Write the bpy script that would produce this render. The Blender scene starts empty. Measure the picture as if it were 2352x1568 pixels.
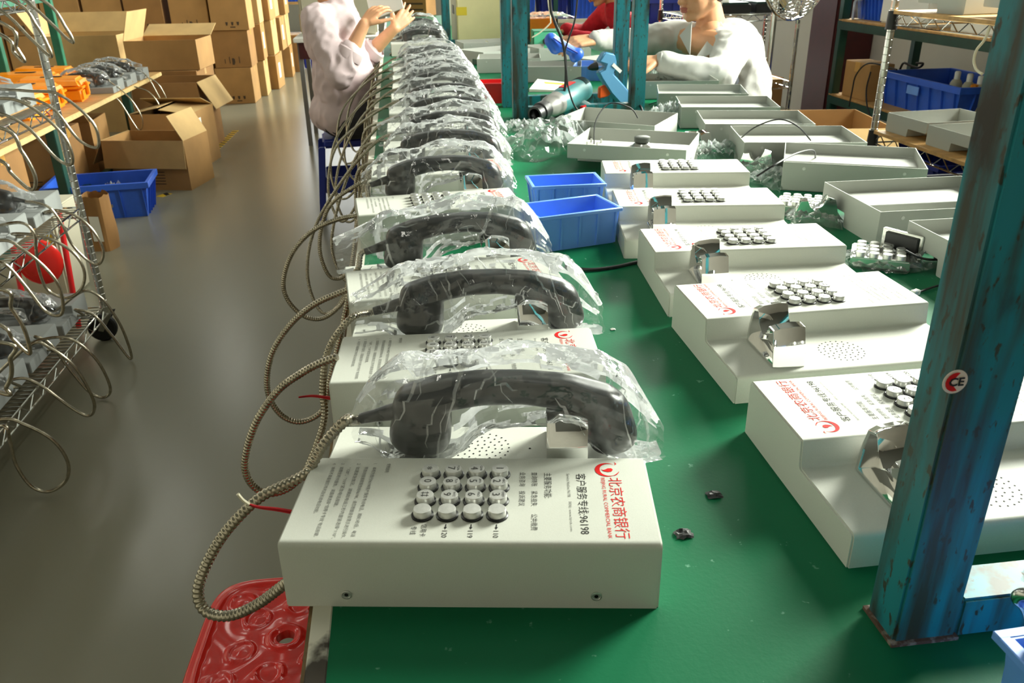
import bpy, bmesh, math, random
from mathutils import Vector, Matrix, noise
R = math.radians
random.seed(7)

# ------------------------------------------------------------------ camera
scene = bpy.context.scene
COL = scene.collection
F_PX = 1900.0                      # focal length in pixels of the 2352 x 1568 frame
PITCH, YAW, ROLL = R(24.9), R(7.05), R(1.0)
CAM = Vector((0.0, 0.0, 1.224))
_fw = Vector((math.sin(YAW)*math.cos(PITCH), math.cos(YAW)*math.cos(PITCH), -math.sin(PITCH)))
_rt = Vector((math.cos(YAW), -math.sin(YAW), 0.0))
_up = _rt.cross(_fw)
RT = _rt*math.cos(ROLL) - _up*math.sin(ROLL)
UP = _rt*math.sin(ROLL) + _up*math.cos(ROLL)
FW = _fw
cd = bpy.data.cameras.new('camera')
cam = bpy.data.objects.new('camera', cd)
COL.objects.link(cam)
cd.sensor_width = 36.0
cd.lens = F_PX/2352*36.0
cd.clip_start = 0.05
cd.dof.use_dof = True
cd.dof.focus_distance = 0.95
cd.dof.aperture_fstop = 20.0
cam.matrix_world = Matrix(((RT.x, UP.x, -FW.x, CAM.x), (RT.y, UP.y, -FW.y, CAM.y), (RT.z, UP.z, -FW.z, CAM.z), (0, 0, 0, 1)))
scene.camera = cam

# ------------------------------------------------------------------ light
scene.view_settings.view_transform = 'Standard'
scene.view_settings.look = 'None'
scene.view_settings.gamma = 1.0
scene.view_settings.use_curve_mapping = False
scene.view_settings.exposure = 0.1
world = bpy.data.worlds.new('sky')
scene.world = world
world.use_nodes = True
_bg = world.node_tree.nodes['Background']
_bg.inputs['Color'].default_value = (0.92, 0.97, 1.0, 1)
_bg.inputs['Strength'].default_value = 1.8

def area_light(name, loc, target, sx, sy, energy, color, spread=180):
    l = bpy.data.lights.new(name, 'AREA'); l.shape = 'RECTANGLE'; l.size = sx; l.size_y = sy
    l.energy = energy; l.color = color; l.spread = R(spread)
    o = bpy.data.objects.new(name, l); COL.objects.link(o)
    o.location = loc
    o.rotation_euler = (Vector(target) - Vector(loc)).to_track_quat('-Z', 'Z').to_euler()
    return o
WX = 3.3          # right wall
WIN_Y = (2.6, 5.3, 7.9, 10.5)     # high windows of the right wall
for k, yc in enumerate(WIN_Y):
    area_light('window_daylight', (WX-0.03, yc, 2.35), (WX-2.0, yc-0.7, 2.0), 1.5, 1.2, (318, 125, 230, 340)[k], (0.97, 1.0, 0.88), 128)
for xc in (-4.2, -1.2, 1.8):
    area_light('end_window_daylight', (xc, 16.9, 1.9), (xc, 12, 1.6), 2.4, 2.4, 70, (0.97, 1.0, 0.95))
LAMPS = ((0.5, 1.6), (0.5, 4.4), (0.5, 7.4), (-2.4, 3.2), (-2.4, 6.4), (-2.4, 10.0))
for k, (x, y) in enumerate(LAMPS):
    area_light('ceiling_fill_light', (x, y, 3.58), (x, y, 0), 0.2, 1.3, 6 if x > 0 else 10, (1.0, 0.98, 0.88))  # unseen ceiling tubes; left row stronger, as fill for floor and racks

# ------------------------------------------------------------------ pixel -> place
def ray(x, y):
    return FW + RT*((x-1176)/F_PX) - UP*((y-784)/F_PX)
def onz(x, y, z=0.75):
    r = ray(x, y); return CAM + r*((z-CAM.z)/r.z)
def ony(x, y, Y):
    r = ray(x, y); return CAM + r*((Y-CAM.y)/r.y)
def onx(x, y, X):
    r = ray(x, y); return CAM + r*((X-CAM.x)/r.x)

# ------------------------------------------------------------------ materials
def lin(c):
    return tuple(((v/255)/12.92 if v/255 <= 0.04045 else ((v/255+0.055)/1.055)**2.4) for v in c) + (1.0,)
MATS = {}
def mat(name, rgb, rough=0.5, metal=0.0, var=0.0, vscale=8.0, rgb2=None, lo=0.45, hi=0.6, bump=0.0, bscale=60.0, rvar=0.0, spec=0.5, sub=0.0, stretch=None, coat=0.0, detail=6.0):
    m = bpy.data.materials.new(name); m.use_nodes = True
    nt = m.node_tree; b = nt.nodes['Principled BSDF']
    b.inputs['Base Color'].default_value = lin(rgb)
    b.inputs['Roughness'].default_value = rough
    b.inputs['Metallic'].default_value = metal
    b.inputs['Specular IOR Level'].default_value = spec
    if sub: b.inputs['Subsurface Weight'].default_value = sub; b.inputs['Subsurface Radius'].default_value = (0.01, 0.004, 0.002)
    if coat: b.inputs['Coat Weight'].default_value = coat; b.inputs['Coat Roughness'].default_value = 0.12
    if var or rgb2 or bump or rvar:
        tc = nt.nodes.new('ShaderNodeTexCoord'); out = tc.outputs['Object']
        if stretch:
            mp = nt.nodes.new('ShaderNodeMapping'); mp.inputs['Scale'].default_value = stretch
            nt.links.new(out, mp.inputs['Vector']); out = mp.outputs['Vector']
    if var or rgb2:
        n = nt.nodes.new('ShaderNodeTexNoise'); n.inputs['Scale'].default_value = vscale; n.inputs['Detail'].default_value = detail
        nt.links.new(out, n.inputs['Vector'])
        cr = nt.nodes.new('ShaderNodeValToRGB')
        if rgb2:
            cr.color_ramp.elements[0].position = lo; cr.color_ramp.elements[1].position = hi
            cr.color_ramp.elements[0].color = lin(rgb); cr.color_ramp.elements[1].color = lin(rgb2)
        else:
            cr.color_ramp.elements[0].position = 0.3; cr.color_ramp.elements[1].position = 0.7
            cr.color_ramp.elements[0].color = lin([v*(1-var) for v in rgb]); cr.color_ramp.elements[1].color = lin([min(255, v*(1+var)) for v in rgb])
        nt.links.new(n.outputs['Fac'], cr.inputs['Fac']); nt.links.new(cr.outputs['Color'], b.inputs['Base Color'])
    if rvar:
        n = nt.nodes.new('ShaderNodeTexNoise'); n.inputs['Scale'].default_value = vscale*1.7; n.inputs['Detail'].default_value = 5
        nt.links.new(out, n.inputs['Vector'])
        mr = nt.nodes.new('ShaderNodeMapRange'); mr.inputs['From Min'].default_value = 0.3; mr.inputs['From Max'].default_value = 0.7
        mr.inputs['To Min'].default_value = max(0.02, rough-rvar); mr.inputs['To Max'].default_value = min(1, rough+rvar)
        nt.links.new(n.outputs['Fac'], mr.inputs['Value']); nt.links.new(mr.outputs['Result'], b.inputs['Roughness'])
    if bump:
        n = nt.nodes.new('ShaderNodeTexNoise'); n.inputs['Scale'].default_value = bscale; n.inputs['Detail'].default_value = 4
        nt.links.new(out, n.inputs['Vector'])
        bp = nt.nodes.new('ShaderNodeBump'); bp.inputs['Strength'].default_value = bump; bp.inputs['Distance'].default_value = 0.004
        nt.links.new(n.outputs['Fac'], bp.inputs['Height']); nt.links.new(bp.outputs['Normal'], b.inputs['Normal'])
    MATS[name] = m
    return m

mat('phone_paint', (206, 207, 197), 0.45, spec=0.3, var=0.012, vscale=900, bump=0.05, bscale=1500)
mat('shaded_phone_paint', (176, 178, 171), 0.5, spec=0.3, var=0.012, vscale=900)  # phone paint in a darker grey, shade on the housings put into the colour
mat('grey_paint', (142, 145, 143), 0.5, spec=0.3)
mat('print_red', (214, 34, 34), 0.6, spec=0.1)
mat('print_black', (46, 46, 46), 0.6, spec=0.1)
mat('print_grey', (112, 112, 108), 0.6, spec=0.1)
mat('button_steel', (204, 204, 199), 0.36, 0.65, var=0.03, vscale=300)
mat('legend', (60, 60, 58), 0.5)
mat('gasket', (14, 14, 15), 0.35)
mat('hole', (22, 22, 22), 0.8)
mat('chrome', (232, 232, 230), 0.05, 1.0)
mat('chrome_rough', (205, 205, 200), 0.2, 1.0, var=0.04, vscale=30)
mat('handset_black', (15, 15, 16), 0.32)
mat('cord_steel', (176, 168, 150), 0.26, 1.0, var=0.1, vscale=120)
mat('cable_black', (16, 16, 17), 0.5)
mat('wire_red', (190, 24, 34), 0.4)
mat('wire_cream', (224, 216, 190), 0.5)
mat('mat_green', (18, 104, 68), 0.46, rgb2=(104, 158, 132), vscale=75, lo=0.70, hi=0.76, detail=3.0, bump=0.04, bscale=250, spec=0.12)
mat('edge_white', (226, 222, 206), 0.45, rgb2=(60, 52, 42), vscale=14, lo=0.61, hi=0.68)
mat('edge_brown', (120, 96, 62), 0.7, var=0.2, vscale=40)
mat('bench_under', (150, 142, 124), 0.6)
def worn_paint(name, paint, worn, chip):
    m = bpy.data.materials.new(name); m.use_nodes = True; nt = m.node_tree; b = nt.nodes['Principled BSDF']
    tc = nt.nodes.new('ShaderNodeTexCoord')
    def nz(scale, stretch, detail):
        mp = nt.nodes.new('ShaderNodeMapping'); mp.inputs['Scale'].default_value = stretch; nt.links.new(tc.outputs['Object'], mp.inputs['Vector'])
        n = nt.nodes.new('ShaderNodeTexNoise'); n.inputs['Scale'].default_value = scale; n.inputs['Detail'].default_value = detail; nt.links.new(mp.outputs['Vector'], n.inputs['Vector']); return n
    def ramp(n, lo, hi):
        r = nt.nodes.new('ShaderNodeMapRange'); r.inputs['From Min'].default_value = lo; r.inputs['From Max'].default_value = hi; nt.links.new(n.outputs['Fac'], r.inputs['Value']); return r
    def mix(f, a, c):
        x = nt.nodes.new('ShaderNodeMix'); x.data_type = 'RGBA'; nt.links.new(f.outputs['Result'], x.inputs[0])
        if isinstance(a, tuple): x.inputs[6].default_value = a
        else: nt.links.new(a.outputs[2], x.inputs[6])
        x.inputs[7].default_value = c; return x
    streak = ramp(nz(55, (1.0, 1.0, 0.10), 8), 0.43, 0.64); blot = ramp(nz(16, (1.0, 1.0, 0.5), 9), 0.56, 0.66); speck = ramp(nz(170, (1, 1, 0.4), 3), 0.60, 0.66); fade = ramp(nz(7, (1, 1, 0.3), 3), 0.35, 0.75)
    c = mix(fade, lin(paint), lin([v*0.78 for v in paint])); c = mix(streak, c, lin(worn)); c = mix(speck, c, lin(worn)); c = mix(blot, c, lin(chip))
    nt.links.new(c.outputs[2], b.inputs['Base Color']); b.inputs['Roughness'].default_value = 0.45; b.inputs['Specular IOR Level'].default_value = 0.35
    bp = nt.nodes.new('ShaderNodeBump'); bp.inputs['Strength'].default_value = 0.25; bp.inputs['Distance'].default_value = 0.002; nt.links.new(blot.outputs['Result'], bp.inputs['Height']); nt.links.new(bp.outputs['Normal'], b.inputs['Normal'])
    MATS[name] = m
worn_paint('teal_paint', (40, 142, 154), (62, 66, 56), (46, 44, 38))
mat('rust', (96, 72, 58), 0.8, rgb2=(150, 140, 128), vscale=90, lo=0.5, hi=0.6, bump=0.4, bscale=200)
mat('floor_epoxy', (136, 134, 117), 0.26, var=0.025, vscale=0.8, detail=2.0, spec=0.6)
mat('wall_paint', (196, 192, 180), 0.8, var=0.02, vscale=2)
mat('ceiling_paint', (120, 122, 118), 0.9)
mat('dark_red', (70, 18, 20), 0.5, var=0.1, vscale=10)
mat('tape_yellow', (206, 170, 40), 0.5)
mat('tape_black', (30, 30, 28), 0.5)
mat('cardboard', (172, 130, 78), 0.85, var=0.05, vscale=6, bump=0.05, bscale=200)
mat('cardboard_pale', (196, 162, 108), 0.85, var=0.05, vscale=6, bump=0.05, bscale=200)
mat('cardboard_dark', (154, 112, 64), 0.85, var=0.06, vscale=6, bump=0.05, bscale=200)
mat('carton_print', (72, 56, 40), 0.85)
mat('packing_tape', (196, 148, 74), 0.3)
mat('paper', (236, 234, 226), 0.8)
mat('orange_plastic', (250, 148, 14), 0.32, var=0.03, vscale=20)
mat('blue_plastic', (48, 98, 210), 0.38, var=0.04, vscale=15)
mat('blue_light', (112, 162, 246), 0.4, var=0.03, vscale=15)
mat('navy_plastic', (24, 44, 140), 0.42, var=0.05, vscale=15)
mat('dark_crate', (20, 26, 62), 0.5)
mat('red_plastic', (232, 42, 34), 0.22, var=0.03, vscale=12, coat=0.3)
mat('red_bin', (214, 28, 30), 0.35)
mat('green_paint', (32, 104, 78), 0.42, var=0.12, vscale=12, rvar=0.08)
mat('green_dark', (18, 62, 52), 0.45, var=0.12, vscale=12)
mat('board', (182, 140, 84), 0.6, var=0.12, vscale=4, stretch=(1, 8, 8), bump=0.05)
mat('board_edge', (204, 176, 120), 0.8, var=0.06, vscale=30)
mat('cream_metal', (238, 228, 176), 0.45, var=0.02, vscale=10)
mat('beige_panel', (196, 190, 168), 0.6)
mat('mint_metal', (92, 200, 158), 0.45)
mat('green_metal', (40, 130, 92), 0.45)
mat('tool_teal', (66, 124, 128), 0.4, var=0.06, vscale=20)
mat('tool_dark', (36, 92, 92), 0.42)
mat('tool_blue', (96, 154, 196), 0.4)
mat('tool_grey', (128, 126, 122), 0.4)
mat('tool_black', (26, 26, 27), 0.4)
mat('tool_orange', (236, 90, 26), 0.4)
mat('white_plastic', (236, 236, 230), 0.4)
mat('yellow_print', (232, 206, 60), 0.6)
mat('skin', (214, 158, 118), 0.5, sub=0.15, var=0.03, vscale=25)
mat('lips', (178, 98, 84), 0.45)
mat('hair', (26, 20, 18), 0.5, bump=0.5, bscale=120)
mat('eye_white', (232, 228, 220), 0.3)
mat('shirt_pink', (208, 188, 190), 0.85, var=0.03, vscale=12, bump=0.25, bscale=14, sub=0.0)
mat('shirt_white', (200, 199, 194), 0.85, bump=0.25, bscale=14)
mat('shirt_grey', (128, 132, 142), 0.85, bump=0.2, bscale=14)
mat('knit_red', (186, 22, 40), 0.9, var=0.06, vscale=60, bump=0.3, bscale=200)
mat('trouser_dark', (40, 38, 40), 0.85, bump=0.2, bscale=20)
mat('trouser_brown', (96, 88, 76), 0.85, bump=0.2, bscale=20)
mat('shoe', (28, 26, 26), 0.4)
mat('fan_tan', (176, 158, 108), 0.4)
mat('spk_cone', (60, 64, 58), 0.5)
mat('brass', (190, 170, 110), 0.3, 1.0)
mat('foam_white', (232, 230, 224), 0.8)
mat('sign_white', (238, 216, 200), 0.5)
mat('rubber', (20, 20, 20), 0.6)

def film(name, base, tint, rough, haze):
    m = bpy.data.materials.new(name); m.use_nodes = True
    nt = m.node_tree; nt.nodes.clear()
    o = nt.nodes.new('ShaderNodeOutputMaterial')
    tr = nt.nodes.new('ShaderNodeBsdfTransparent'); tr.inputs['Color'].default_value = (*tint, 1)
    gl = nt.nodes.new('ShaderNodeBsdfGlossy'); gl.inputs['Roughness'].default_value = rough; gl.inputs['Color'].default_value = (1, 1, 1, 1)
    df = nt.nodes.new('ShaderNodeBsdfDiffuse'); df.inputs['Color'].default_value = (0.86, 0.88, 0.88, 1)
    tl = nt.nodes.new('ShaderNodeBsdfTranslucent'); tl.inputs['Color'].default_value = (0.86, 0.88, 0.88, 1)
    a0 = nt.nodes.new('ShaderNodeMixShader'); a0.inputs['Fac'].default_value = 0.5
    nt.links.new(df.outputs[0], a0.inputs[1]); nt.links.new(tl.outputs[0], a0.inputs[2])
    mx = nt.nodes.new('ShaderNodeMixShader'); mx.inputs['Fac'].default_value = haze
    nt.links.new(gl.outputs[0], mx.inputs[1]); nt.links.new(a0.outputs[0], mx.inputs[2])
    fr = nt.nodes.new('ShaderNodeFresnel'); fr.inputs['IOR'].default_value = 1.45
    ad = nt.nodes.new('ShaderNodeMath'); ad.operation = 'ADD'; ad.inputs[1].default_value = base; ad.use_clamp = True
    nt.links.new(fr.outputs[0], ad.inputs[0])
    tc = nt.nodes.new('ShaderNodeTexCoord')
    nz = nt.nodes.new('ShaderNodeTexNoise'); nz.inputs['Scale'].default_value = 45; nz.inputs['Detail'].default_value = 3
    nt.links.new(tc.outputs['Object'], nz.inputs['Vector'])
    bp = nt.nodes.new('ShaderNodeBump'); bp.inputs['Strength'].default_value = 0.5; bp.inputs['Distance'].default_value = 0.006
    nt.links.new(nz.outputs['Fac'], bp.inputs['Height'])
    for n in (gl, df): nt.links.new(bp.outputs['Normal'], n.inputs['Normal'])
    fm = nt.nodes.new('ShaderNodeMixShader')
    nt.links.new(ad.outputs[0], fm.inputs['Fac']); nt.links.new(tr.outputs[0], fm.inputs[1]); nt.links.new(mx.outputs[0], fm.inputs[2])
    nt.links.new(fm.outputs[0], o.inputs['Surface'])
    MATS[name] = m
film('bag_film', 0.065, (0.965, 0.97, 0.97), 0.09, 0.36)
film('crease_film', 0.30, (0.97, 0.975, 0.975), 0.12, 0.55)
film('wrap_film', 0.07, (0.96, 0.97, 0.96), 0.10, 0.35)
film('window_glass', 0.02, (0.97, 0.99, 0.99), 0.02, 0.0)

# ------------------------------------------------------------------ mesh building
class MB:
    def __init__(s): s.v = []; s.f = []
    def add(s, vs, fs, M=None):
        b = len(s.v)
        s.v += [tuple(M @ Vector(v)) if M is not None else tuple(v) for v in vs]
        s.f += [tuple(i+b for i in f) for f in fs]
        return s
    def box(s, x0, x1, y0, y1, z0, z1, M=None):
        return s.add([(x0,y0,z0),(x1,y0,z0),(x1,y1,z0),(x0,y1,z0),(x0,y0,z1),(x1,y0,z1),(x1,y1,z1),(x0,y1,z1)],
                     [(0,3,2,1),(4,5,6,7),(0,1,5,4),(1,2,6,5),(2,3,7,6),(3,0,4,7)], M)
    def cbox(s, c, d, M=None):
        return s.box(c[0]-d[0]/2, c[0]+d[0]/2, c[1]-d[1]/2, c[1]+d[1]/2, c[2]-d[2]/2, c[2]+d[2]/2, M)
    def tube(s, pts, r, n=8, caps=True, closed=False):
        pts = [Vector(p) for p in pts]; N = len(pts)
        rs = r if isinstance(r, (list, tuple)) else [r]*N
        up = None; vs = []; fs = []
        for i, p in enumerate(pts):
            a = pts[i-1] if i > 0 else (pts[-1] if closed else pts[0]); b = pts[i+1] if i < N-1 else (pts[0] if closed else pts[-1])
            t = (b-a)
            t = t.normalized() if t.length > 1e-9 else Vector((0, 0, 1))
            if up is None: up = Vector((0, 0, 1)) if abs(t.z) < 0.9 else Vector((1, 0, 0))
            u = up - t*up.dot(t)
            if u.length < 1e-6: u = t.orthogonal()
            u.normalize(); w = t.cross(u); up = u
            for k in range(n):
                an = 2*math.pi*k/n
                vs.append(p + (u*math.cos(an) + w*math.sin(an))*rs[i])
        L = N if closed else N-1
        for i in range(L):
            j = (i+1) % N
            for k in range(n):
                k2 = (k+1) % n
                fs.append((i*n+k, j*n+k, j*n+k2, i*n+k2))
        if caps and not closed:
            fs.append(tuple(range(n))[::1]); fs.append(tuple((N-1)*n+k for k in range(n))[::-1])
        return s.add(vs, fs)
    def lathe(s, prof, n=24, M=None, cap=True):
        vs = []; fs = []
        for r, z in prof:
            for k in range(n):
                a = 2*math.pi*k/n; vs.append((r*math.cos(a), r*math.sin(a), z))
        for i in range(len(prof)-1):
            for k in range(n):
                k2 = (k+1) % n; fs.append((i*n+k, i*n+k2, (i+1)*n+k2, (i+1)*n+k))
        if cap:
            if prof[0][0] > 1e-6: fs.append(tuple(range(n))[::-1])
            if prof[-1][0] > 1e-6: fs.append(tuple((len(prof)-1)*n+k for k in range(n)))
        return s.add(vs, fs, M)
    def prism(s, poly, a, b, axis='x', M=None):
        # poly in the two other axes (order y,z / x,z / x,y)
        def p3(q, t):
            return {'x': (t, q[0], q[1]), 'y': (q[0], t, q[1]), 'z': (q[0], q[1], t)}[axis]
        n = len(poly)
        vs = [p3(q, a) for q in poly] + [p3(q, b) for q in poly]
        fs = [tuple(range(n))[::-1], tuple(range(n, 2*n))] + [(i, (i+1) % n, n+(i+1) % n, n+i) for i in range(n)]
        return s.add(vs, fs, M)
    def mesh(s, name, bevel=0.0, seg=2, smooth=False, angle=40):
        me = bpy.data.meshes.new(name); me.from_pydata(s.v, [], s.f); me.update()
        bm = bmesh.new(); bm.from_mesh(me)
        bmesh.ops.recalc_face_normals(bm, faces=bm.faces)
        if bevel:
            es = [e for e in bm.edges if len(e.link_faces) == 2 and e.calc_face_angle(0) > R(30)]
            bmesh.ops.bevel(bm, geom=es, offset=bevel, segments=seg, affect='EDGES', clamp_overlap=True)
        bm.to_mesh(me); bm.free()
        if smooth or bevel:
            me.polygons.foreach_set('use_smooth', [True]*len(me.polygons))
            try: me.set_sharp_from_angle(angle=R(angle))
            except Exception: pass
        return me
    def build(s, name, m, parent=None, **kw):
        return link(name, s.mesh(name, **kw), m, parent)

def link(name, me, m=None, parent=None):
    o = bpy.data.objects.new(name, me); COL.objects.link(o)
    if m and me and not me.materials: me.materials.append(MATS[m])
    if parent: o.parent = parent
    return o
def thing(name, label, cat, loc=(0, 0, 0), rz=0.0, group=None, rot=None):
    o = bpy.data.objects.new(name, None); COL.objects.link(o); o.empty_display_size = 0.05
    o.location = loc; o.rotation_euler = rot if rot else (0, 0, rz)
    return tag(o, label, cat, group)
def tag(o, label, cat, group=None):
    o['label'] = label; o['category'] = cat
    if group: o['group'] = group
    return o
def struct(o):
    o['kind'] = 'structure'; return o
def part(src, parent):
    c = src.copy(); COL.objects.link(c); c.parent = parent; return c
ORD = ['first', 'second', 'third', 'fourth', 'fifth', 'sixth', 'seventh', 'eighth', 'ninth', 'tenth', 'eleventh', 'twelfth', 'thirteenth', 'fourteenth', 'fifteenth', 'sixteenth']

def rounded(pts, rad, seg=4):
    out = []; n = len(pts)
    for i, p in enumerate(pts):
        r = rad[i]
        if r <= 0: out.append(p); continue
        a = Vector(pts[i-1]); b = Vector(p); c = Vector(pts[(i+1) % n])
        d1 = (a-b).normalized(); d2 = (c-b).normalized()
        p1 = b+d1*r; p2 = b+d2*r
        for k in range(seg+1):
            t = k/seg; q = p1*(1-t)**2 + b*2*t*(1-t) + p2*t*t
            out.append(tuple(q))
    return out
def spline(pts, per=6):
    P = [Vector(p) for p in pts]; out = []
    for i in range(len(P)-1):
        p0 = P[max(0, i-1)]; p1 = P[i]; p2 = P[i+1]; p3 = P[min(len(P)-1, i+2)]
        for k in range(per):
            t = k/per
            out.append(0.5*((2*p1) + (p2-p0)*t + (2*p0-5*p1+4*p2-p3)*t*t + (3*p1-p0-3*p2+p3)*t**3))
    out.append(P[-1]); return out
def resample(pts, step):
    out = [pts[0]]; acc = 0.0
    for a, b in zip(pts, pts[1:]):
        L = (b-a).length; d = step-acc
        while d <= L and L > 0:
            out.append(a.lerp(b, d/L)); d += step
        acc = L-(d-step)
    return out
def cord_mesh(name, pts, r=0.0045, ribs=True, per=10):
    p = spline(pts, per); m = MB()
    if ribs:
        p = resample(p, 0.0011)
        rs = [r*(1.0 if (i % 4) < 2 else 0.86) for i in range(len(p))]
        m.tube(p, rs, 8)
    else:
        m.tube(p, r, 6)
    return m.mesh(name, smooth=True, angle=70)

TMP = bpy.data.scenes.new('workbench_scene')      # scratch scene for evaluating text and remesh, removed at the end
def tmp_graph():
    TMP.view_layers[0].update()
    return TMP.view_layers[0].depsgraph
def text_mesh(body, size, spacing=1.0, sx=1.0, bold=0.0):
    cu = bpy.data.curves.new('txt', 'FONT'); cu.body = body; cu.size = size; cu.resolution_u = 2
    cu.space_character = spacing; cu.offset = bold
    ob = bpy.data.objects.new('txt', cu); TMP.collection.objects.link(ob)
    dg = tmp_graph()
    me = bpy.data.meshes.new_from_object(ob.evaluated_get(dg))
    vs = [(v.co.x*sx, v.co.y, 0) for v in me.vertices]; fs = [tuple(p.vertices) for p in me.polygons]
    bpy.data.objects.remove(ob); bpy.data.curves.remove(cu); bpy.data.meshes.remove(me)
    return vs, fs
def fit_text(body, length, height, **kw):
    # text scaled so that its outline is length x height, starting at the origin
    vs, fs = text_mesh(body, 1.0, **kw)
    if not vs: return vs, fs
    x0 = min(v[0] for v in vs); x1 = max(v[0] for v in vs); y0 = min(v[1] for v in vs); y1 = max(v[1] for v in vs)
    kx = length/(x1-x0) if length else height/(y1-y0); ky = height/(y1-y0) if height else kx
    return [((v[0]-x0)*kx, (v[1]-y0)*ky, 0) for v in vs], fs

def remesh(mb, name, voxel, smooth=4):
    me = bpy.data.meshes.new('tmp'); me.from_pydata(mb.v, [], mb.f); me.update()
    bm = bmesh.new(); bm.from_mesh(me); bmesh.ops.recalc_face_normals(bm, faces=bm.faces); bm.to_mesh(me); bm.free()
    ob = bpy.data.objects.new('tmp', me); TMP.collection.objects.link(ob)
    r = ob.modifiers.new('r', 'REMESH'); r.mode = 'VOXEL'; r.voxel_size = voxel; r.use_smooth_shade = True
    if smooth:
        sm = ob.modifiers.new('s', 'SMOOTH'); sm.iterations = smooth; sm.factor = 0.5
    dg = tmp_graph()
    out = bpy.data.meshes.new_from_object(ob.evaluated_get(dg)); out.name = name
    bpy.data.objects.remove(ob); bpy.data.meshes.remove(me)
    out.polygons.foreach_set('use_smooth', [True]*len(out.polygons))
    return out
def ellipsoid(mb, c, d, M=None, n=16, m=10):
    vs = []; fs = []
    for i in range(m+1):
        th = math.pi*i/m
        for k in range(n):
            a = 2*math.pi*k/n
            vs.append(Vector((d[0]*math.sin(th)*math.cos(a), d[1]*math.sin(th)*math.sin(a), d[2]*math.cos(th))))
    if M is not None: vs = [M @ v for v in vs]
    c = Vector(c); vs = [v+c for v in vs]
    for i in range(m):
        for k in range(n):
            k2 = (k+1) % n; fs.append((i*n+k, i*n+k2, (i+1)*n+k2, (i+1)*n+k))
    mb.add(vs, fs)
def capsule(mb, a, b, ra, rb, n=14):
    a = Vector(a); b = Vector(b); d = b-a; L = d.length; t = d/L if L > 1e-9 else Vector((0, 0, 1))
    pts = []; rs = []
    for k in range(5):
        an = math.pi/2*k/4; pts.append(a - t*ra*math.cos(an)); rs.append(max(1e-4, ra*math.sin(an)))
    for k in range(1, 5):
        f = k/5; pts.append(a+d*f); rs.append(ra+(rb-ra)*f)
    for k in range(5):
        an = math.pi/2*k/4; pts.append(b + t*rb*math.sin(an)); rs.append(max(1e-4, rb*math.cos(an)))
    mb.tube(pts, rs, n)
def limb(mb, pts):
    # list of (position, radius): a tapering limb
    for (p, r), (q, s) in zip(pts, pts[1:]): capsule(mb, p, q, r, s)

# ------------------------------------------------------------------ the room
XL, YB, YF, ZC = -6.0, 17.0, -3.0, 3.8
struct(MB().box(XL, WX, YF, YB, -0.05, 0.0).build('floor', 'floor_epoxy'))
struct(MB().box(XL, WX, YF, YB, ZC, ZC+0.05).build('ceiling', 'ceiling_paint'))
struct(MB().box(XL-0.1, XL, YF, YB, 0, ZC).build('wall_left', 'wall_paint'))
struct(MB().box(XL, WX, YF-0.1, YF, 0, ZC).build('wall_front', 'wall_paint'))
wr = MB(); wr.box(WX, WX+0.12, YF, YB, 0, 1.7); wr.box(WX, WX+0.12, YF, YB, 3.0, ZC)
ys = list(WIN_Y); edges = [YF] + [e for y in ys for e in (y-0.8, y+0.8)] + [YB]
for a, b in zip(edges[0::2], edges[1::2]): wr.box(WX, WX+0.12, a, b, 1.7, 3.0)
struct(wr.build('wall_right', 'wall_paint'))
wb = MB(); wb.box(XL, WX, YB, YB+0.12, 0, 0.6); wb.box(XL, WX, YB, YB+0.12, 2.9, ZC)
xs = [-4.2, -1.2, 1.8]; edges = [XL] + [e for x in xs for e in (x-1.25, x+1.25)] + [WX]
for a, b in zip(edges[0::2], edges[1::2]): wb.box(a, b, YB, YB+0.12, 0.6, 2.9)
struct(wb.build('wall_back', 'wall_paint'))
nwin = 0
for y in ys:
    nwin += 1
    w = MB(); 
    for yy in (y-0.8, y-0.02, y+0.76): w.box(WX+0.03, WX+0.08, yy, yy+0.04, 1.7, 3.0)
    for zz in (1.7, 2.96): w.box(WX+0.03, WX+0.08, y-0.8, y+0.8, zz, zz+0.04)
    w = struct(w.build('window_%d' % nwin, 'white_plastic'))
    for yy in (y-0.76, y+0.02): MB().box(WX+0.05, WX+0.055, yy, yy+0.74, 1.74, 2.96).build('pane', 'window_glass', w)
for x in xs:
    nwin += 1
    w = MB()
    for xx in (x-1.25, x-0.02, x+1.21): w.box(xx, xx+0.04, YB+0.03, YB+0.08, 0.6, 2.9)
    for zz in (0.6, 2.86): w.box(x-1.25, x+1.25, YB+0.03, YB+0.08, zz, zz+0.04)
    w = struct(w.build('window_%d' % nwin, 'white_plastic'))
    for xx in (x-1.21, x+0.02): MB().box(xx, xx+1.19, YB+0.05, YB+0.055, 0.64, 2.86).build('pane', 'window_glass', w)
# dark red pillar standing against the right wall
ya, yb_ = onx(1905, 150, 3.0).y, onx(1850, 150, 3.0).y
struct(MB().box(3.0, WX-0.001, ya, yb_, 0, ZC-0.001).build('trim_1', 'dark_red', bevel=0.01))
struct(MB().box(2.96, WX-0.001, ya-0.02, yb_+0.02, 0, 0.06).build('trim_2', 'dark_red', bevel=0.005))
# unseen ceiling lamps around the fill lights
for (x, y), d in zip(LAMPS, ('the first bench telephones', 'the person in pink', 'the bench end', 'the chrome wire rack', 'the nearer cartons', 'the carton stack')):
    t = thing('unseen_ceiling_lamp', 'unseen twin tube lamp on the ceiling above ' + d, 'lamp', (x, y, ZC), group='unseen ceiling tube lamps')
    MB().box(-0.13, 0.13, -0.68, 0.68, -0.09, 0.0).build('housing', 'white_plastic', t, bevel=0.01)
    for dx in (-0.06, 0.06):
        MB().tube([(dx, -0.63, -0.115), (dx, 0.63, -0.115)], 0.014, 10).build('tube', 'white_plastic', t, smooth=True)
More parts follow.
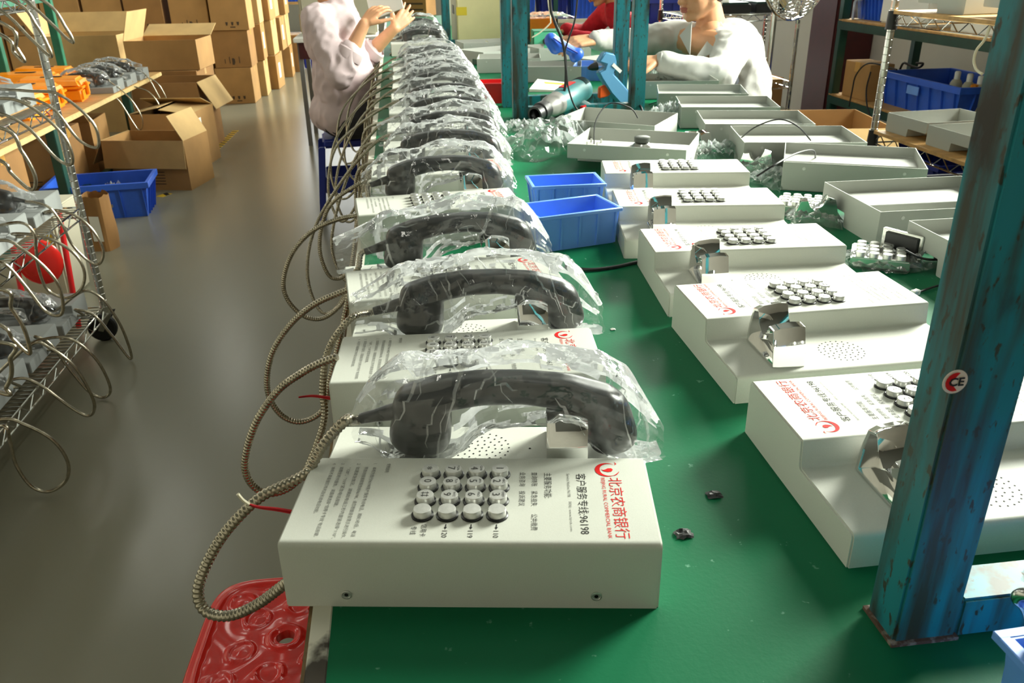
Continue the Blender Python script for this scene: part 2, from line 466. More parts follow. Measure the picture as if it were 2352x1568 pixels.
# hazard tape on the floor
def tape(p, q, label):
    p = Vector(p); q = Vector(q); d = q-p; L = d.length; rz = math.atan2(d.y, d.x)
    t = thing('floor_tape', label, 'tape', (p.x, p.y, 0.0), rz)
    MB().box(0, L, -0.025, 0.025, 0.0, 0.001).build('strip', 'tape_yellow', t)
    k = 0.03
    while k < L-0.05:
        MB().prism([(k, -0.025), (k+0.03, -0.025), (k+0.06, 0.025), (k+0.03, 0.025)], 0.001, 0.0016, 'z').build('stripe', 'tape_black', t); k += 0.075
tape(onz(487, 352, 0), onz(541, 300, 0), 'yellow and black hazard tape on the floor by the carton stack')
tape(onz(366, 452, 0), onz(388, 444, 0), 'scrap of hazard tape on the floor beside the blue crate')

# ------------------------------------------------------------------ the bench
BX0, BX1, BY0, BY1, TZ = -0.095, 1.17, 0.05, 8.2, 0.75
t = thing('workbench', 'long workbench topped with green rubber mat and a white edge strip', 'table', (0.5, 4.0, 0))
def bpart(n, m, a, **k):
    x0, x1, y0, y1, z0, z1 = a
    return MB().box(x0-0.5, x1-0.5, y0-4, y1-4, z0, z1).build(n, m, t, **k)
bpart('mat', 'mat_green', (BX0+0.011, BX1, BY0, BY1, TZ-0.004, TZ))
bpart('edge_strip', 'edge_white', (BX0-0.005, BX0+0.011, BY0, BY1, TZ-0.006, TZ+0.0005), bevel=0.001)
bpart('top_board', 'edge_brown', (BX0-0.009, BX1, BY0, BY1, TZ-0.034, TZ-0.006))
for x in (BX0+0.05, BX1-0.09):
    for y in (BY0+0.05, 2.0, 4.0, 6.0, BY1-0.1):
        bpart('leg', 'bench_under', (x, x+0.04, y, y+0.04, 0, TZ-0.09), bevel=0.003)
    bpart('rail', 'bench_under', (x, x+0.04, BY0+0.05, BY1-0.06, TZ-0.09, TZ-0.034), bevel=0.003)

# overhead rack of teal steel standing on the bench
t = thing('overhead_rack', 'chipped teal steel rack standing on the green bench', 'rack', (0.36, 2.0, TZ))
def rpart(n, x0, x1, y0, y1, z0, z1, m='teal_paint', bev=0.002, par=None):
    return MB().box(x0-0.36, x1-0.36, y0-2.0, y1-2.0, z0-TZ, z1-TZ).build(n, m, par or t, bevel=bev)
NP = (0.338, 0.388, 0.429, 0.466)
near = rpart('post', *NP, TZ, 2.2)
rpart('foot_plate', NP[0]-0.003, NP[1]+0.001, NP[2]-0.003, NP[3]+0.002, TZ, TZ+0.003, 'rust', 0.0, near)
rpart('base_beam', NP[1], 0.84, NP[2], NP[3], TZ, TZ+0.036)
for x0, x1, y0 in ((0.352, 0.40, 2.70), (0.345, 0.393, 2.93), (0.737, 0.785, 2.70), (0.737, 0.785, 2.93), (0.262, 0.31, 5.2), (0.737, 0.785, 5.2), (0.79, 0.84, 0.429)):
    rpart('post', x0, x1, y0, y0+0.037, TZ, 2.2)
for y0 in (2.70, 2.93): rpart('base_beam', 0.396, 0.737, y0, y0+0.037, TZ, TZ+0.036)
rpart('base_beam', 0.31, 0.737, 5.2, 5.237, TZ, TZ+0.036)
for x0 in (0.352, 0.737): rpart('top_beam', x0, x0+0.045, 0.43, 5.23, 2.2, 2.24)
for y0 in (0.43, 2.70, 2.93, 5.2): rpart('cross_beam', 0.262, 0.84, y0, y0+0.037, 2.24, 2.28)
# round safety mark stuck to the near post
sc_ = onx(2193, 876, NP[0]-0.0)
p = ony(2193, 876, NP[2]-0.0006)
st = tag(MB().lathe([(0.0085, 0), (0.0085, 0.0004)], 28, Matrix.Rotation(R(90), 4, 'X')).build('round_sticker', 'sign_white'), 'small round sticker with a CE mark on the teal post', 'sticker')
st.location = p
vs, fs = fit_text('CE', 0.0105, 0.0062, bold=0.03)
MB().add([(v[0]-0.0045, -0.0010, v[1]-0.003) for v in vs], fs).build('lettering', 'print_black', st)
MB().add([(-0.003, -0.0007, 0.0)]+[(0.0068*math.cos(a), -0.0007, 0.0068*math.sin(a)) for a in [R(70+k*22) for k in range(11)]], [(0, i+1, i+2) for i in range(10)]).build('red_patch', 'print_red', st)

# ------------------------------------------------------------------ telephones: meshes made once
PW, PD, PH, PL = 0.15, 0.227, 0.063, 0.035
def body_mesh():
    prof = rounded([(0, 0), (0, PH), (0.123, PH), (0.126, PL), (PD, PL), (PD, 0)], [0, 0.006, 0.003, 0.004, 0.006, 0], 5)
    m = MB(); m.prism(prof, -PW, PW, 'x')
    me = bpy.data.meshes.new('body'); me.from_pydata(m.v, [], m.f)
    bm = bmesh.new(); bm.from_mesh(me); bmesh.ops.recalc_face_normals(bm, faces=bm.faces)
    es = [e for e in bm.edges if all(abs(abs(v.co.x)-PW) < 1e-5 for v in e.verts) and abs(e.verts[0].co.x-e.verts[1].co.x) < 1e-5 and not all(v.co.z < 1e-5 for v in e.verts)]
    bmesh.ops.bevel(bm, geom=es, offset=0.0016, segments=2, affect='EDGES')
    bm.to_mesh(me); bm.free()
    me.polygons.foreach_set('use_smooth', [True]*len(me.polygons)); me.set_sharp_from_angle(angle=R(35))
    me.materials.append(MATS['phone_paint']); return me
ME = {}
ME['body'] = body_mesh()
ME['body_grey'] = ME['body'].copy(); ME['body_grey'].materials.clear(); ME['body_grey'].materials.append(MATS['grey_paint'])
g = MB()
gc = (-0.001, 0.183)
def disc(mb, x, y, z, r, n=8):
    mb.add([(x+r*math.cos(2*math.pi*k/n), y+r*math.sin(2*math.pi*k/n), z) for k in range(n)], [tuple(range(n))])
for ring, n in ((0, 1), (1, 6), (2, 12), (3, 18), (4, 24)):
    for k in range(n):
        a = 2*math.pi*k/max(n, 1) + ring*0.2
        disc(g, gc[0]+0.0066*ring*math.cos(a), gc[1]+0.0066*ring*math.sin(a), PL+0.0002, 0.0010)
disc(g, 0.046, 0.182, PL+0.0002, 0.0013)
ME['speaker_grille'] = g.mesh('speaker_grille'); ME['speaker_grille'].materials.append(MATS['hole'])
s = MB()
Mx = Matrix.Rotation(R(90), 4, 'X')
s.lathe([(0.0044, -0.0002), (0.0044, 0.0006), (0.0034, 0.0009), (0.0030, 0.0003), (0.0, 0.0003)], 16, Mx)
ME['screw_hole'] = s.mesh('screw_hole', smooth=True); ME['screw_hole'].materials.append(MATS['button_steel'])
s = MB(); s.lathe([(0.0017, 0.00045), (0, 0.00045)], 10, Mx)
ME['screw_slot'] = s.mesh('screw_slot'); ME['screw_slot'].materials.append(MATS['hole'])
# buttons
b = MB(); b.lathe([(0.0074, 0), (0.0074, 0.0064), (0.0069, 0.0072), (0.0, 0.0074)], 24)
ME['button'] = b.mesh('button', smooth=True, angle=50); ME['button'].materials.append(MATS['button_steel'])
b = MB(); b.tube([(0.0082*math.cos(2*math.pi*k/20), 0.0082*math.sin(2*math.pi*k/20), 0.0006) for k in range(20)], 0.0011, 6, closed=True)
ME['gasket'] = b.mesh('gasket', smooth=True); ME['gasket'].materials.append(MATS['gasket'])
KEYS = [['*', '7', '4', '1'], ['0', '8', '5', '2'], ['#', '9', '6', '3'], ['', '', '', '']]
SUBK = {'2': 'ABC', '3': 'DEF', '4': 'GHI', '5': 'JKL', '6': 'MNO', '7': 'PQRS', '8': 'TUV', '9': 'WXYZ'}
def turned(vs, x0, y0, z):          # text reads towards -y, its top points to +x
    return [(x0+v[1], y0-v[0], z) for v in vs]
for row in KEYS:
    for k in row:
        if not k: continue
        m = MB()
        if k == '#':
            for a in (-0.0018, 0.0018):
                m.box(a-0.0003, a+0.0003, -0.0032, 0.0032, 0.0073, 0.00755); m.box(-0.0032, 0.0032, a-0.0003, a+0.0003, 0.0073, 0.00755)
        else:
            vs, fs = fit_text(k, None, 0.0064 if k != '*' else 0.005)
            w = max(v[0] for v in vs)
            m.add(turned(vs, -0.0048 if k in SUBK else -0.003, w/2, 0.00755), fs)
            if k in SUBK:
                vs, fs = fit_text(SUBK[k], 0.0068, 0.0021)
                m.add(turned(vs, 0.0031, 0.0034, 0.00755), fs)
        ME['key'+k] = m.mesh('legend'); ME['key'+k].materials.append(MATS['legend'])
# printed matter on the raised face
ZT = PH+0.00025
def line(mb, body, x0, y0, length, height, **kw):
    kw.setdefault('bold', -0.004); vs, fs = fit_text(body, length, height, **kw); mb.add(turned(vs, x0, y0, ZT), fs)
m = MB()
line(m, '北京农商银行', 0.1145, 0.0905, 0.083, 0.0118, bold=-0.006)
line(m, 'BEIJING RURAL COMMERCIAL BANK', 0.1075, 0.0905, 0.083, 0.0042)
ME['red_lettering'] = m.mesh('red_lettering'); ME['red_lettering'].materials.append(MATS['print_red'])
# emblem: thick crescent, a comma-shaped drop and a flick, as printed
def ring_sector(mb, cx, cy, ro, fi, a0, a1, n=26):
    vs = []; fs = []
    for k in range(n+1):
        t = k/n; a = a0+(a1-a0)*t; w = fi(t)
        vs += [(cx+ro*math.cos(a), cy+ro*math.sin(a), ZT), (cx+(ro-w)*math.cos(a), cy+(ro-w)*math.sin(a), ZT)]
    for k in range(n): fs.append((2*k, 2*k+1, 2*k+3, 2*k+2))
    mb.add(vs, fs)
m = MB(); ex, ey, er = 0.1145, 0.1028, 0.0105
ring_sector(m, ex, ey, er, lambda t: 0.0003+0.0040*math.sin(math.pi*min(1, t*1.08))**1.6, R(52), R(328))
drop = [(ex-0.0052, ey+0.0008), (ex-0.003, ey-0.0022), (ex+0.0008, ey-0.0036), (ex+0.0042, ey-0.0026), (ex+0.0054, ey+0.0002), (ex+0.004, ey+0.0024), (ex+0.001, ey+0.0022), (ex-0.0014, ey+0.0004), (ex-0.003, ey-0.0004)]
m.add([(*p, ZT) for p in drop], [tuple(range(len(drop)))])
ring_sector(m, ex+0.001, ey-0.001, 0.0098, lambda t: 0.0007*math.sin(math.pi*t)+0.0002, R(-62), R(-10), 10)
m.add([(ex+0.0072, ey+0.0070, ZT), (ex+0.0092, ey+0.0090, ZT), (ex+0.0074, ey+0.0128, ZT), (ex+0.0080, ey+0.0092, ZT)], [(0, 1, 2, 3)])
ME['emblem'] = m.mesh('emblem'); ME['emblem'].materials.append(MATS['print_red'])
m = MB()
line(m, '客户服务专线:96198', 0.0868, 0.0965, 0.0835, 0.0088, bold=-0.006)
line(m, '主要服务功能:', 0.0592, 0.0975, 0.037, 0.0066, bold=-0.006)
line(m, '查询转账', 0.0482, 0.0985, 0.021, 0.0054, bold=-0.006); line(m, '紧急挂失', 0.0482, 0.0705, 0.021, 0.0054, bold=-0.006); line(m, '公共缴费', 0.0482, 0.0385, 0.021, 0.0054, bold=-0.006)
line(m, '业务咨询', 0.0378, 0.0985, 0.021, 0.0054, bold=-0.006); line(m, '投诉建议', 0.0378, 0.0705, 0.021, 0.0054, bold=-0.006)
line(m, '信用卡', -0.0395, 0.0245, 0.0155, 0.0050, bold=-0.006); line(m, '专线', -0.0475, 0.0220, 0.0105, 0.0050, bold=-0.006)
for i, s_ in enumerate(('120', '119', '110')):
    x = -0.0199+0.0203*i
    line(m, s_, x-0.0022, 0.0165, 0.0085, 0.0042)
    m.add([(x-0.0004, 0.0248, ZT), (x+0.0004, 0.0248, ZT), (x+0.0004, 0.0210, ZT), (x-0.0004, 0.0210, ZT)], [(0, 1, 2, 3)])
    m.add([(x-0.0013, 0.0212, ZT), (x+0.0013, 0.0212, ZT), (x, 0.0182, ZT)], [(0, 1, 2)])
ME['black_lettering'] = m.mesh('black_lettering'); ME['black_lettering'].materials.append(MATS['print_black'])
m = MB()
line(m, 'Service Hotline:96198', 0.0788, 0.0965, 0.034, 0.0026); line(m, '网址: www.bjrcb.com', 0.0788, 0.0555, 0.039, 0.0030)
line(m, '使用说明:', -0.0815, 0.112, 0.0145, 0.0036)
line(m, '1.', -0.0935, 0.112, 0.0018, 0.0030)
line(m, '本机为我行96198客户服务专线电话，摘机3秒后，电话', -0.0935, 0.1065, 0.098, 0.0036)
line(m, '将自动接通客服热线96198，请您根据语音提示进行操作。', -0.1010, 0.1065, 0.100, 0.0036)
line(m, '2.', -0.1085, 0.112, 0.0022, 0.0030)
line(m, '如遇紧急情况，请摘起电话三秒内直接选择“110”、', -0.1085, 0.1065, 0.1005, 0.0036)
line(m, '“120”、“119”紧急电话按键。', -0.1160, 0.1055, 0.058, 0.0036)
line(m, '3.', -0.1230, 0.112, 0.0022, 0.0030)
line(m, '如需信用卡服务，请直接选择“信用卡专线”电话按键。', -0.1230, 0.1065, 0.0985, 0.0036)
line(m, '4.', -0.1305, 0.112, 0.0022, 0.0030)
line(m, '本机不具备拨打市内及长途电话功能。', -0.1305, 0.1065, 0.068, 0.0036)
ME['small_print'] = m.mesh('small_print'); ME['small_print'].materials.append(MATS['print_grey'])
# chrome cradle: a U of two prongs, hollowed on the ear side
def cradle_mesh():
    x0, x1 = 0.062, 0.100; yc = 0.176
    prof = [(-0.044, 0), (-0.041, 0.026), (-0.034, 0.052), (-0.020, 0.056), (-0.013, 0.040), (0.0, 0.029), (0.010, 0.036), (0.015, 0.047), (0.028, 0.046), (0.035, 0.024), (0.039, 0)]
    m = MB(); n = len(prof)
    def ringx(x, k, zk): return [(x, yc+p[0]*k, PL+p[1]*zk) for p in prof]
    rings = [ringx(x0, 1.0, 1.0), ringx(x0+0.012, 1.0, 1.02), ringx(x1-0.008, 0.97, 0.98), ringx(x1, 0.93, 0.92)]
    inner = [[(x1-0.0005, yc+p[0]*0.84, PL+0.003+p[1]*0.82) for p in prof], [(x1-0.014, yc+p[0]*0.74, PL+0.006+p[1]*0.70) for p in prof], [(x1-0.020, yc+p[0]*0.5, PL+0.008+p[1]*0.5) for p in prof]]
    allr = rings+inner
    vs = [v for r in allr for v in r]; fs = [tuple(range(n))[::-1]]
    for i in range(len(allr)-1):
        for k in range(n):
            k2 = (k+1) % n; fs.append((i*n+k, i*n+k2, (i+1)*n+k2, (i+1)*n+k))
    fs.append(tuple((len(allr)-1)*n+k for k in range(n)))
    m.add(vs, fs); me = m.mesh('cradle', bevel=0.0012, seg=2, angle=60); me.materials.append(MATS['chrome']); return me
ME['cradle'] = cradle_mesh()
# handset lying over the cradle
HY = 0.176
h = MB()
sp = [(-0.066, 0.089, 0.019), (-0.04, 0.100, 0.0165), (0.0, 0.1065, 0.015), (0.04, 0.107, 0.0145), (0.082, 0.102, 0.0155), (0.116, 0.088, 0.019)]
for (xa, za, ra), (xb, zb, rb) in zip(sp, sp[1:]):
    for dy in (-0.006, 0.006): capsule(h, (xa, HY+dy, za), (xb, HY+dy, zb), ra, rb)
def cup(cx, cz, tilt, r, dep):
    M = Matrix.Translation((cx, HY, cz)) @ Matrix.Rotation(tilt, 4, 'Y')
    h.lathe([(r*0.62, 0.020), (r*0.9, 0.006), (r, -dep*0.55), (r*0.98, -dep*0.85), (r*0.8, -dep), (0.0, -dep-0.001)], 28, M)
    ellipsoid(h, (cx, HY, cz+0.004), (r*0.86, r*0.86, 0.022))
cup(-0.056, 0.080, R(10), 0.0305, 0.038)
cup(0.121, 0.078, R(-12), 0.0245, 0.036)
ME['handset'] = remesh(h, 'handset', 0.0024, 30); ME['handset'].materials.append(MATS['handset_black'])
GROM = (-0.117, HY, 0.0725)
g = MB(); g.tube([(-0.078, HY, 0.082), (-0.09, HY, 0.079), (-0.104, HY, 0.0755), GROM], [0.0085, 0.0080, 0.0062, 0.0055], 12)
ME['grommet'] = g.mesh('grommet', smooth=True); ME['grommet'].materials.append(MATS['handset_black'])
# clear bag drawn over the handset
def bag_mesh(seed, flare):
    rnd = random.Random(seed); N, K = 80, 40
    st = [(-0.121-flare, 0.070, 0.016+flare*0.2, 0.020), (-0.106, 0.079, 0.028+flare*0.1, 0.024), (-0.085, 0.080, 0.040, 0.036), (-0.056, 0.0795, 0.0445, 0.038), (-0.025, 0.087, 0.042, 0.036), (0.0, 0.101, 0.034, 0.031), (0.035, 0.108, 0.033, 0.029), (0.070, 0.107, 0.030, 0.029), (0.095, 0.095, 0.036, 0.031), (0.12, 0.080, 0.043, 0.034), (0.142, 0.071, 0.036, 0.032), (0.156, 0.062, 0.027, 0.026), (0.172, 0.050, 0.015, 0.019)]
    P = spline([Vector((a, b, c)) for a, b, c, d in st], 8); W = spline([Vector((d, 0, 0)) for a, b, c, d in st], 8)
    vs = []; fs = []; n = len(P); so = seed*13.7
    for i in range(n):
        p = P[i]; w = W[i].x
        for k in range(K):
            a = 2*math.pi*k/K
            ca, sa = math.cos(a), math.sin(a)
            q = Vector((p.x*13+so+ca*0.5, ca*1.25, sa*1.25+so))
            r1 = 1-abs(noise.noise(q))*2; r2 = 1-abs(noise.noise(q*2.3))*2
            r3 = 1-abs(noise.noise(q*4.3+Vector((3, 1, 7))))*2
            d = 1.0 + 0.17*r1 + 0.10*r2 + 0.035*r3
            top = 1.0 + 0.22*max(0, sa)*(0.5+0.5*noise.noise(Vector((p.x*14, so, 1))))
            y = HY + w*ca*d; z = p.y + p.z*sa*d*top
            z = max(z, PL+0.002) if p.x > -0.12 else z
            x = p.x + 0.004*noise.noise(q*1.7+Vector((5, 5, 5)))
            if abs(x) < 0.15: y = max(y, 0.131)if z < PH+0.002 else y
            vs.append((x, y, z))
    for i in range(n-1):
        for k in range(K):
            k2 = (k+1) % K; fs.append((i*K+k, i*K+k2, (i+1)*K+k2, (i+1)*K+k))
    # folded creases: narrow doubled strips of film running over the bag
    V = [Vector(v) for v in vs]; nb = len(fs)
    for c in range(36):
        i, k = rnd.uniform(4, n-6), rnd.gauss(K*0.5, K*0.22); di, dk = rnd.choice((-1, 1))*rnd.uniform(0.5, 1.0), rnd.uniform(-1.1, 1.1); w0 = rnd.uniform(0.0006, 0.0024); L = rnd.randint(6, 22)
        line_ = []
        for s_ in range(L):
            if not (1 <= i < n-2): break
            line_.append(V[int(i)*K + int(k) % K]); i += di; k += dk; dk += rnd.uniform(-0.25, 0.25)
        if len(line_) < 4: continue
        cen = [Vector((P[min(n-1, max(0, int((q.x+0.13)/0.3*n)))].x, HY, 0.085)) for q in line_]
        b0 = len(vs)
        for j, q in enumerate(line_):
            out = (q-Vector((q.x, HY, 0.085))).normalized(); t_ = (line_[min(j+1, len(line_)-1)]-line_[max(j-1, 0)]).normalized(); sd = t_.cross(out).normalized()
            w = w0*math.sin(math.pi*(j+0.3)/(len(line_)-0.4)); q2 = q+out*0.0009
            vs += [tuple(q2-sd*w), tuple(q2+sd*w)]
        for j in range(len(line_)-1): fs.append((b0+2*j, b0+2*j+1, b0+2*j+3, b0+2*j+2))
    me = bpy.data.meshes.new('plastic_bag'); me.from_pydata(vs, [], fs); me.update()
    me.polygons.foreach_set('use_smooth', [True]*len(me.polygons)); me.set_sharp_from_angle(angle=R(11))
    me.materials.append(MATS['bag_film']); me.materials.append(MATS['crease_film'])
    me.polygons.foreach_set('material_index', [0]*nb + [1]*(len(me.polygons)-nb))
    return me
BAGS = [bag_mesh(s_, f_) for s_, f_ in ((1, 0.0), (5, 0.022), (9, 0.04), (14, 0.012))]

def put(key, parent, loc=(0, 0, 0), name=None, me=None):
    o = bpy.data.objects.new(name or me_name(key), me or ME[key]); COL.objects.link(o); o.parent = parent; o.location = loc
    if key in ('black_lettering', 'small_print', 'red_lettering', 'speaker_grille'): o['kind'] = 'stuff'
    return o
def me_name(k): return 'legend' if k.startswith('key') else k
BPOS = [(-0.0402+0.0203*c, 0.0942-0.0193*r) for r in range(4) for c in range(4)]
def phone(label, loc, rz, group, handset=True, bag=0, detail=2, name='bank_telephone', grey=False):
    t = thing(name, label, 'telephone', loc, rz, group)
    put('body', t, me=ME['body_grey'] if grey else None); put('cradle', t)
    if detail >= 1:
        for k, (x, y) in enumerate(BPOS):
            b = put('button', t, (x, y, PH)); put('gasket', b)
            ch = KEYS[k//4][k % 4]
            if ch and detail >= 2: put('key'+ch, b)
        put('red_lettering', t); put('emblem', t); put('black_lettering', t)
        put('speaker_grille', t)
    if detail >= 2:
        put('small_print', t)
        for x in (-0.1, 0.1):
            s = put('screw_hole', t, (x, -0.0002, 0.0125)); put('screw_slot', s)
    if handset:
        h = put('handset', t); put('grommet', h)
        if bag is not None: put('plastic_bag', h, me=BAGS[bag % len(BAGS)])
    return t
def world_of(t, p):
    c, s = math.cos(t.rotation_euler.z), math.sin(t.rotation_euler.z)
    return Vector((t.location.x + c*p[0]-s*p[1], t.location.y + s*p[0]+c*p[1], t.location.z+p[2]))
def local_of(t, w):
    c, s = math.cos(t.rotation_euler.z), math.sin(t.rotation_euler.z); d = Vector(w)-t.location
    return Vector((c*d.x+s*d.y, -s*d.x+c*d.y, d.z))
def cord(t, wpts, r=0.0048, ribs=True, per=10):
    # armoured cord: from the handset grommet through wpts, back into the body's left side
    pts = [Vector(GROM)+Vector((0.012, 0, 0.003)), Vector(GROM)+Vector((-0.006, 0, -0.002))] + [local_of(t, w) for w in wpts]
    me = cord_mesh('armoured_cord', pts, r, ribs, per); me.materials.append(MATS['cord_steel'])
    o = link('armoured_cord', me, None, t); return o
def pxloop(pts, Y0, Y1):
    n = len(pts)-1
    return [ony(x, y, Y0+(Y1-Y0)*i/n) for i, (x, y) in enumerate(pts)]

# ------------------------------------------------------------------ the left row, handsets in bags
LEFT = [(0.027, 0.515, -9), (0.05, 0.793, -4.2), (0.060, 1.050, 5.0), (0.057, 1.462, 4.5), (0.074, 1.735, 0.5), (0.10, 1.985, 2), (0.104, 2.24, 0), (0.108, 2.52, 0), (0.115, 2.80, 1), (0.117, 3.04, -1), (0.12, 3.285, 1), (0.12, 3.56, 0), (0.115, 3.80, 0), (0.11, 4.74, 1), (0.115, 5.0, 0), (0.11, 5.72, 0)]
LOOPS = {
 0: ([(800, 962), (770, 988), (742, 1022), (716, 1068), (698, 1090), (655, 1112), (600, 1140), (550, 1185), (505, 1240), (470, 1305), (455, 1355), (463, 1392), (490, 1411), (535, 1412), (590, 1388), (640, 1352), (668, 1330)], 0.66, 0.575),
 1: ([(812, 727), (781, 758), (757, 797), (746, 838), (741, 900), (746, 950), (735, 1001), (702, 1080), (660, 1122), (610, 1132), (573, 1105), (563, 1055), (588, 970), (638, 897), (690, 858), (730, 836), (775, 819)], 0.95, 0.86),
 2: ([(823, 615), (806, 640), (799, 690), (780, 780), (758, 870), (742, 940), (692, 968), (645, 952), (615, 898), (622, 820), (663, 750), (722, 699), (800, 664)], 1.20, 1.12),
 3: ([(845, 455), (829, 482), (818, 540), (806, 630), (790, 690), (745, 729), (701, 727), (663, 692), (651, 647), (670, 584), (715, 532), (774, 504), (824, 494)], 1.60, 1.54),
 4: ([(850, 392), (836, 430), (826, 490), (813, 590), (795, 629), (774, 640), (753, 629), (735, 577), (741, 512), (771, 458), (858, 402)], 1.86, 1.82),
}
for i, (x, y, a) in enumerate(LEFT):
    lab = 'light grey telephone with bagged black handset, ' + ('nearest the red stool') if i == 0 else 'light grey telephone with bagged black handset, %s from the red stool' % ORD[i]
    t = phone(lab, (x, y, TZ), R(a), 'bagged telephones along the white bench edge', True, [0, 1, 2, 3, 0, 2, 1, 3][i % 8], 2 if i < 5 else (1 if i < 8 else 0))
    if i in LOOPS:
        pts, Y0, Y1 = LOOPS[i]; cord(t, pxloop(pts, Y0, Y1), 0.0048 if i else 0.0052)
    else:
        rr = random.Random(i*5+1); e = rr.uniform(0.0, 0.06); dz = rr.uniform(-0.06, 0.05)
        g = world_of(t, GROM); b = world_of(t, (-PW, 0.08, 0.02)); yy = g.y
        if i < 13:
            cord(t, [g+Vector((-0.05, 0, -0.02)), Vector((-0.135-e*0.4, yy-0.02, 0.74+dz*0.3)), Vector((-0.20-e, yy-0.05, 0.64+dz)), Vector((-0.23-e, yy-0.09, 0.52+dz)), Vector((-0.20-e, yy-0.12, 0.43+dz)), Vector((-0.16-e*0.6, yy-0.12, 0.47+dz)), Vector((-0.14, yy-0.11, 0.60)), Vector((-0.125, yy-0.10, 0.74)), b+Vector((-0.03, 0, 0.002)), b+Vector((0.01, 0, 0))], 0.0046, ribs=i < 9, per=6)
        else:
            cord(t, [g+Vector((-0.05, 0, -0.02)), Vector((-0.15, yy, 0.7)), Vector((-0.17, yy-0.05, 0.55)), Vector((-0.14, yy-0.08, 0.65)), b+Vector((0.01, 0, 0))], 0.0046, ribs=False, per=6)
    if i < 2:
        ends = (((700, 1178), (640, 1168), (598, 1164), (572, 1158)), ((775, 913), (752, 911), (718, 908), (686, 912)))[i]
        Y = (0.60, 0.86)[i]
        for d in (0, 6):
            me = MB().tube(spline([local_of(t, ony(px, py+d*(1-k/3.0) , Y)) for k, (px, py) in enumerate(ends)], 5), 0.0011, 6).mesh('red_lead', smooth=True)
            link('red_lead', me, 'wire_red', t)
        px, py = ends[-1]
        me = MB().tube(spline([local_of(t, ony(px, py, Y)), local_of(t, ony(px-14, py-10, Y)), local_of(t, ony(px-26, py-24, Y))], 4), 0.0016, 6).mesh('cream_lead', smooth=True)
        if i == 0: link('lead_end', me, 'wire_cream', t)

# ------------------------------------------------------------------ the right row, no handsets yet
for i, (x, y, a) in enumerate([(0.496, 0.741, 0), (0.503, 1.030, 1), (0.524, 1.276, -4), (0.540, 1.522, -8), (0.576, 1.770, -9)]):
    phone('light grey telephone with bare chrome cradle, ' + ('partly behind the stickered teal post' if i == 0 else '%s in its row from the stickered teal post' % ORD[i]), (x, y, TZ), R(180+a), 'telephones without handsets on the bench', False, None, 2 if i < 3 else 1)

# ------------------------------------------------------------------ open housings lying face down
def housing_mesh(step=0.040):
    W, D, H, th = 0.143, 0.215, 0.063, 0.0016      # half width, depth, height, sheet
    prof_o = rounded([(0, H), (0, 0), (0.118, 0), (0.121, 0.027), (D, 0.027), (D, H)], [0, 0.006, 0.003, 0.003, 0.005, 0], 3)
    prof_i = rounded([(th, H), (th, th), (0.118-th, th), (0.121-th, step), (D-th, step), (D-th, H)], [0, 0.006, 0.003, 0.003, 0.005, 0], 3)
    m = MB(); n = len(prof_o)
    xs_ = [-W, -W+th, W-th, W]
    vs = []
    vs += [(-W, *p) for p in prof_o] + [(W, *p) for p in prof_o]            # 0, n
    vs += [(-W+th, *p) for p in prof_i] + [(W-th, *p) for p in prof_i]      # 2n, 3n
    fs = [tuple(range(n)), tuple(range(n, 2*n))[::-1]]
    for i in range(n-1):
        fs.append((i, i+1, n+i+1, n+i)); fs.append((2*n+i, 2*n+i+1, 3*n+i+1, 3*n+i))
    fs.append(tuple(2*n+i for i in range(n))[::-1]); fs.append(tuple(3*n+i for i in range(n)))
    # rim
    fs += [(0, n, 3*n, 2*n), (n-1, 2*n-1, 4*n-1, 3*n-1), (0, n-1, 3*n-1, 2*n), (n, 2*n-1, 4*n-1, 3*n)]
    m.add(vs, fs)
    me = m.mesh('shell', smooth=True, angle=30); me.materials.append(MATS['shaded_phone_paint']); return me
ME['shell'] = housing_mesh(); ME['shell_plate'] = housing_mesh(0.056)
ME['rim_hole'] = MB().lathe([(0.0035, 0), (0.0035, 0.0005), (0.0022, 0.0007), (0.0, 0.0002)], 12, Mx).mesh('rim_hole', smooth=True); ME['rim_hole'].materials.append(MATS['button_steel'])
ME['stud'] = MB().lathe([(0.0025, 0), (0.0025, 0.009), (0, 0.009)], 10).mesh('stud', smooth=True, angle=40); ME['stud'].materials.append(MATS['button_steel'])
def housing(label, x, y, a, group, flip=False, z=TZ, studs=False):
    # centre of footprint, turn in degrees; flip: shallow side towards the viewer
    rz = R(a + (180 if flip else 0)); c, s = math.cos(rz), math.sin(rz)
    t = thing('phone_housing', label, 'housing', (x+s*0.1075, y-c*0.1075, z), rz, group)
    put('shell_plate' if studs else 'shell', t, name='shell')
    for dx in (-0.1, 0.1):
        put('rim_hole', t, (dx, -0.0003, 0.05)); put('rim_hole', t, (dx, 0.2145+0.0009, 0.05)).rotation_euler = (0, 0, R(180))
    if studs:
        for dx, dy in ((0.10, 0.15), (0.075, 0.15), (0.10, 0.19), (0.075, 0.19)): put('stud', t, (dx, dy, 0.056))
    return t
GH = 'open phone housings on the bench'
HOUS = [(0.972, 1.14, 0, 'cut by the stickered teal post'), (0.955, 1.408, -1, 'next to the bagged keypad by the stickered teal post'), (0.985, 1.735, -25, 'turned askew with a black lead over its rim'),
        (0.968, 1.985, -12, 'fourth in its row from the stickered teal post'), (0.960, 2.232, -13, 'fifth in its row from the stickered teal post'), (0.984, 2.505, -13, 'sixth in its row from the stickered teal post'), (0.998, 2.775, -15, 'seventh in its row from the stickered teal post'), (1.0, 3.08, -8, 'under the forearm of the worker in white')]
for x, y, a, d in HOUS:
    housing('open grey phone housing face down, ' + d, x, y, a, GH)
tc_ = housing('open light grey phone housing holding a small round loudspeaker', 0.565, 2.015, -27, GH, True, studs=True)
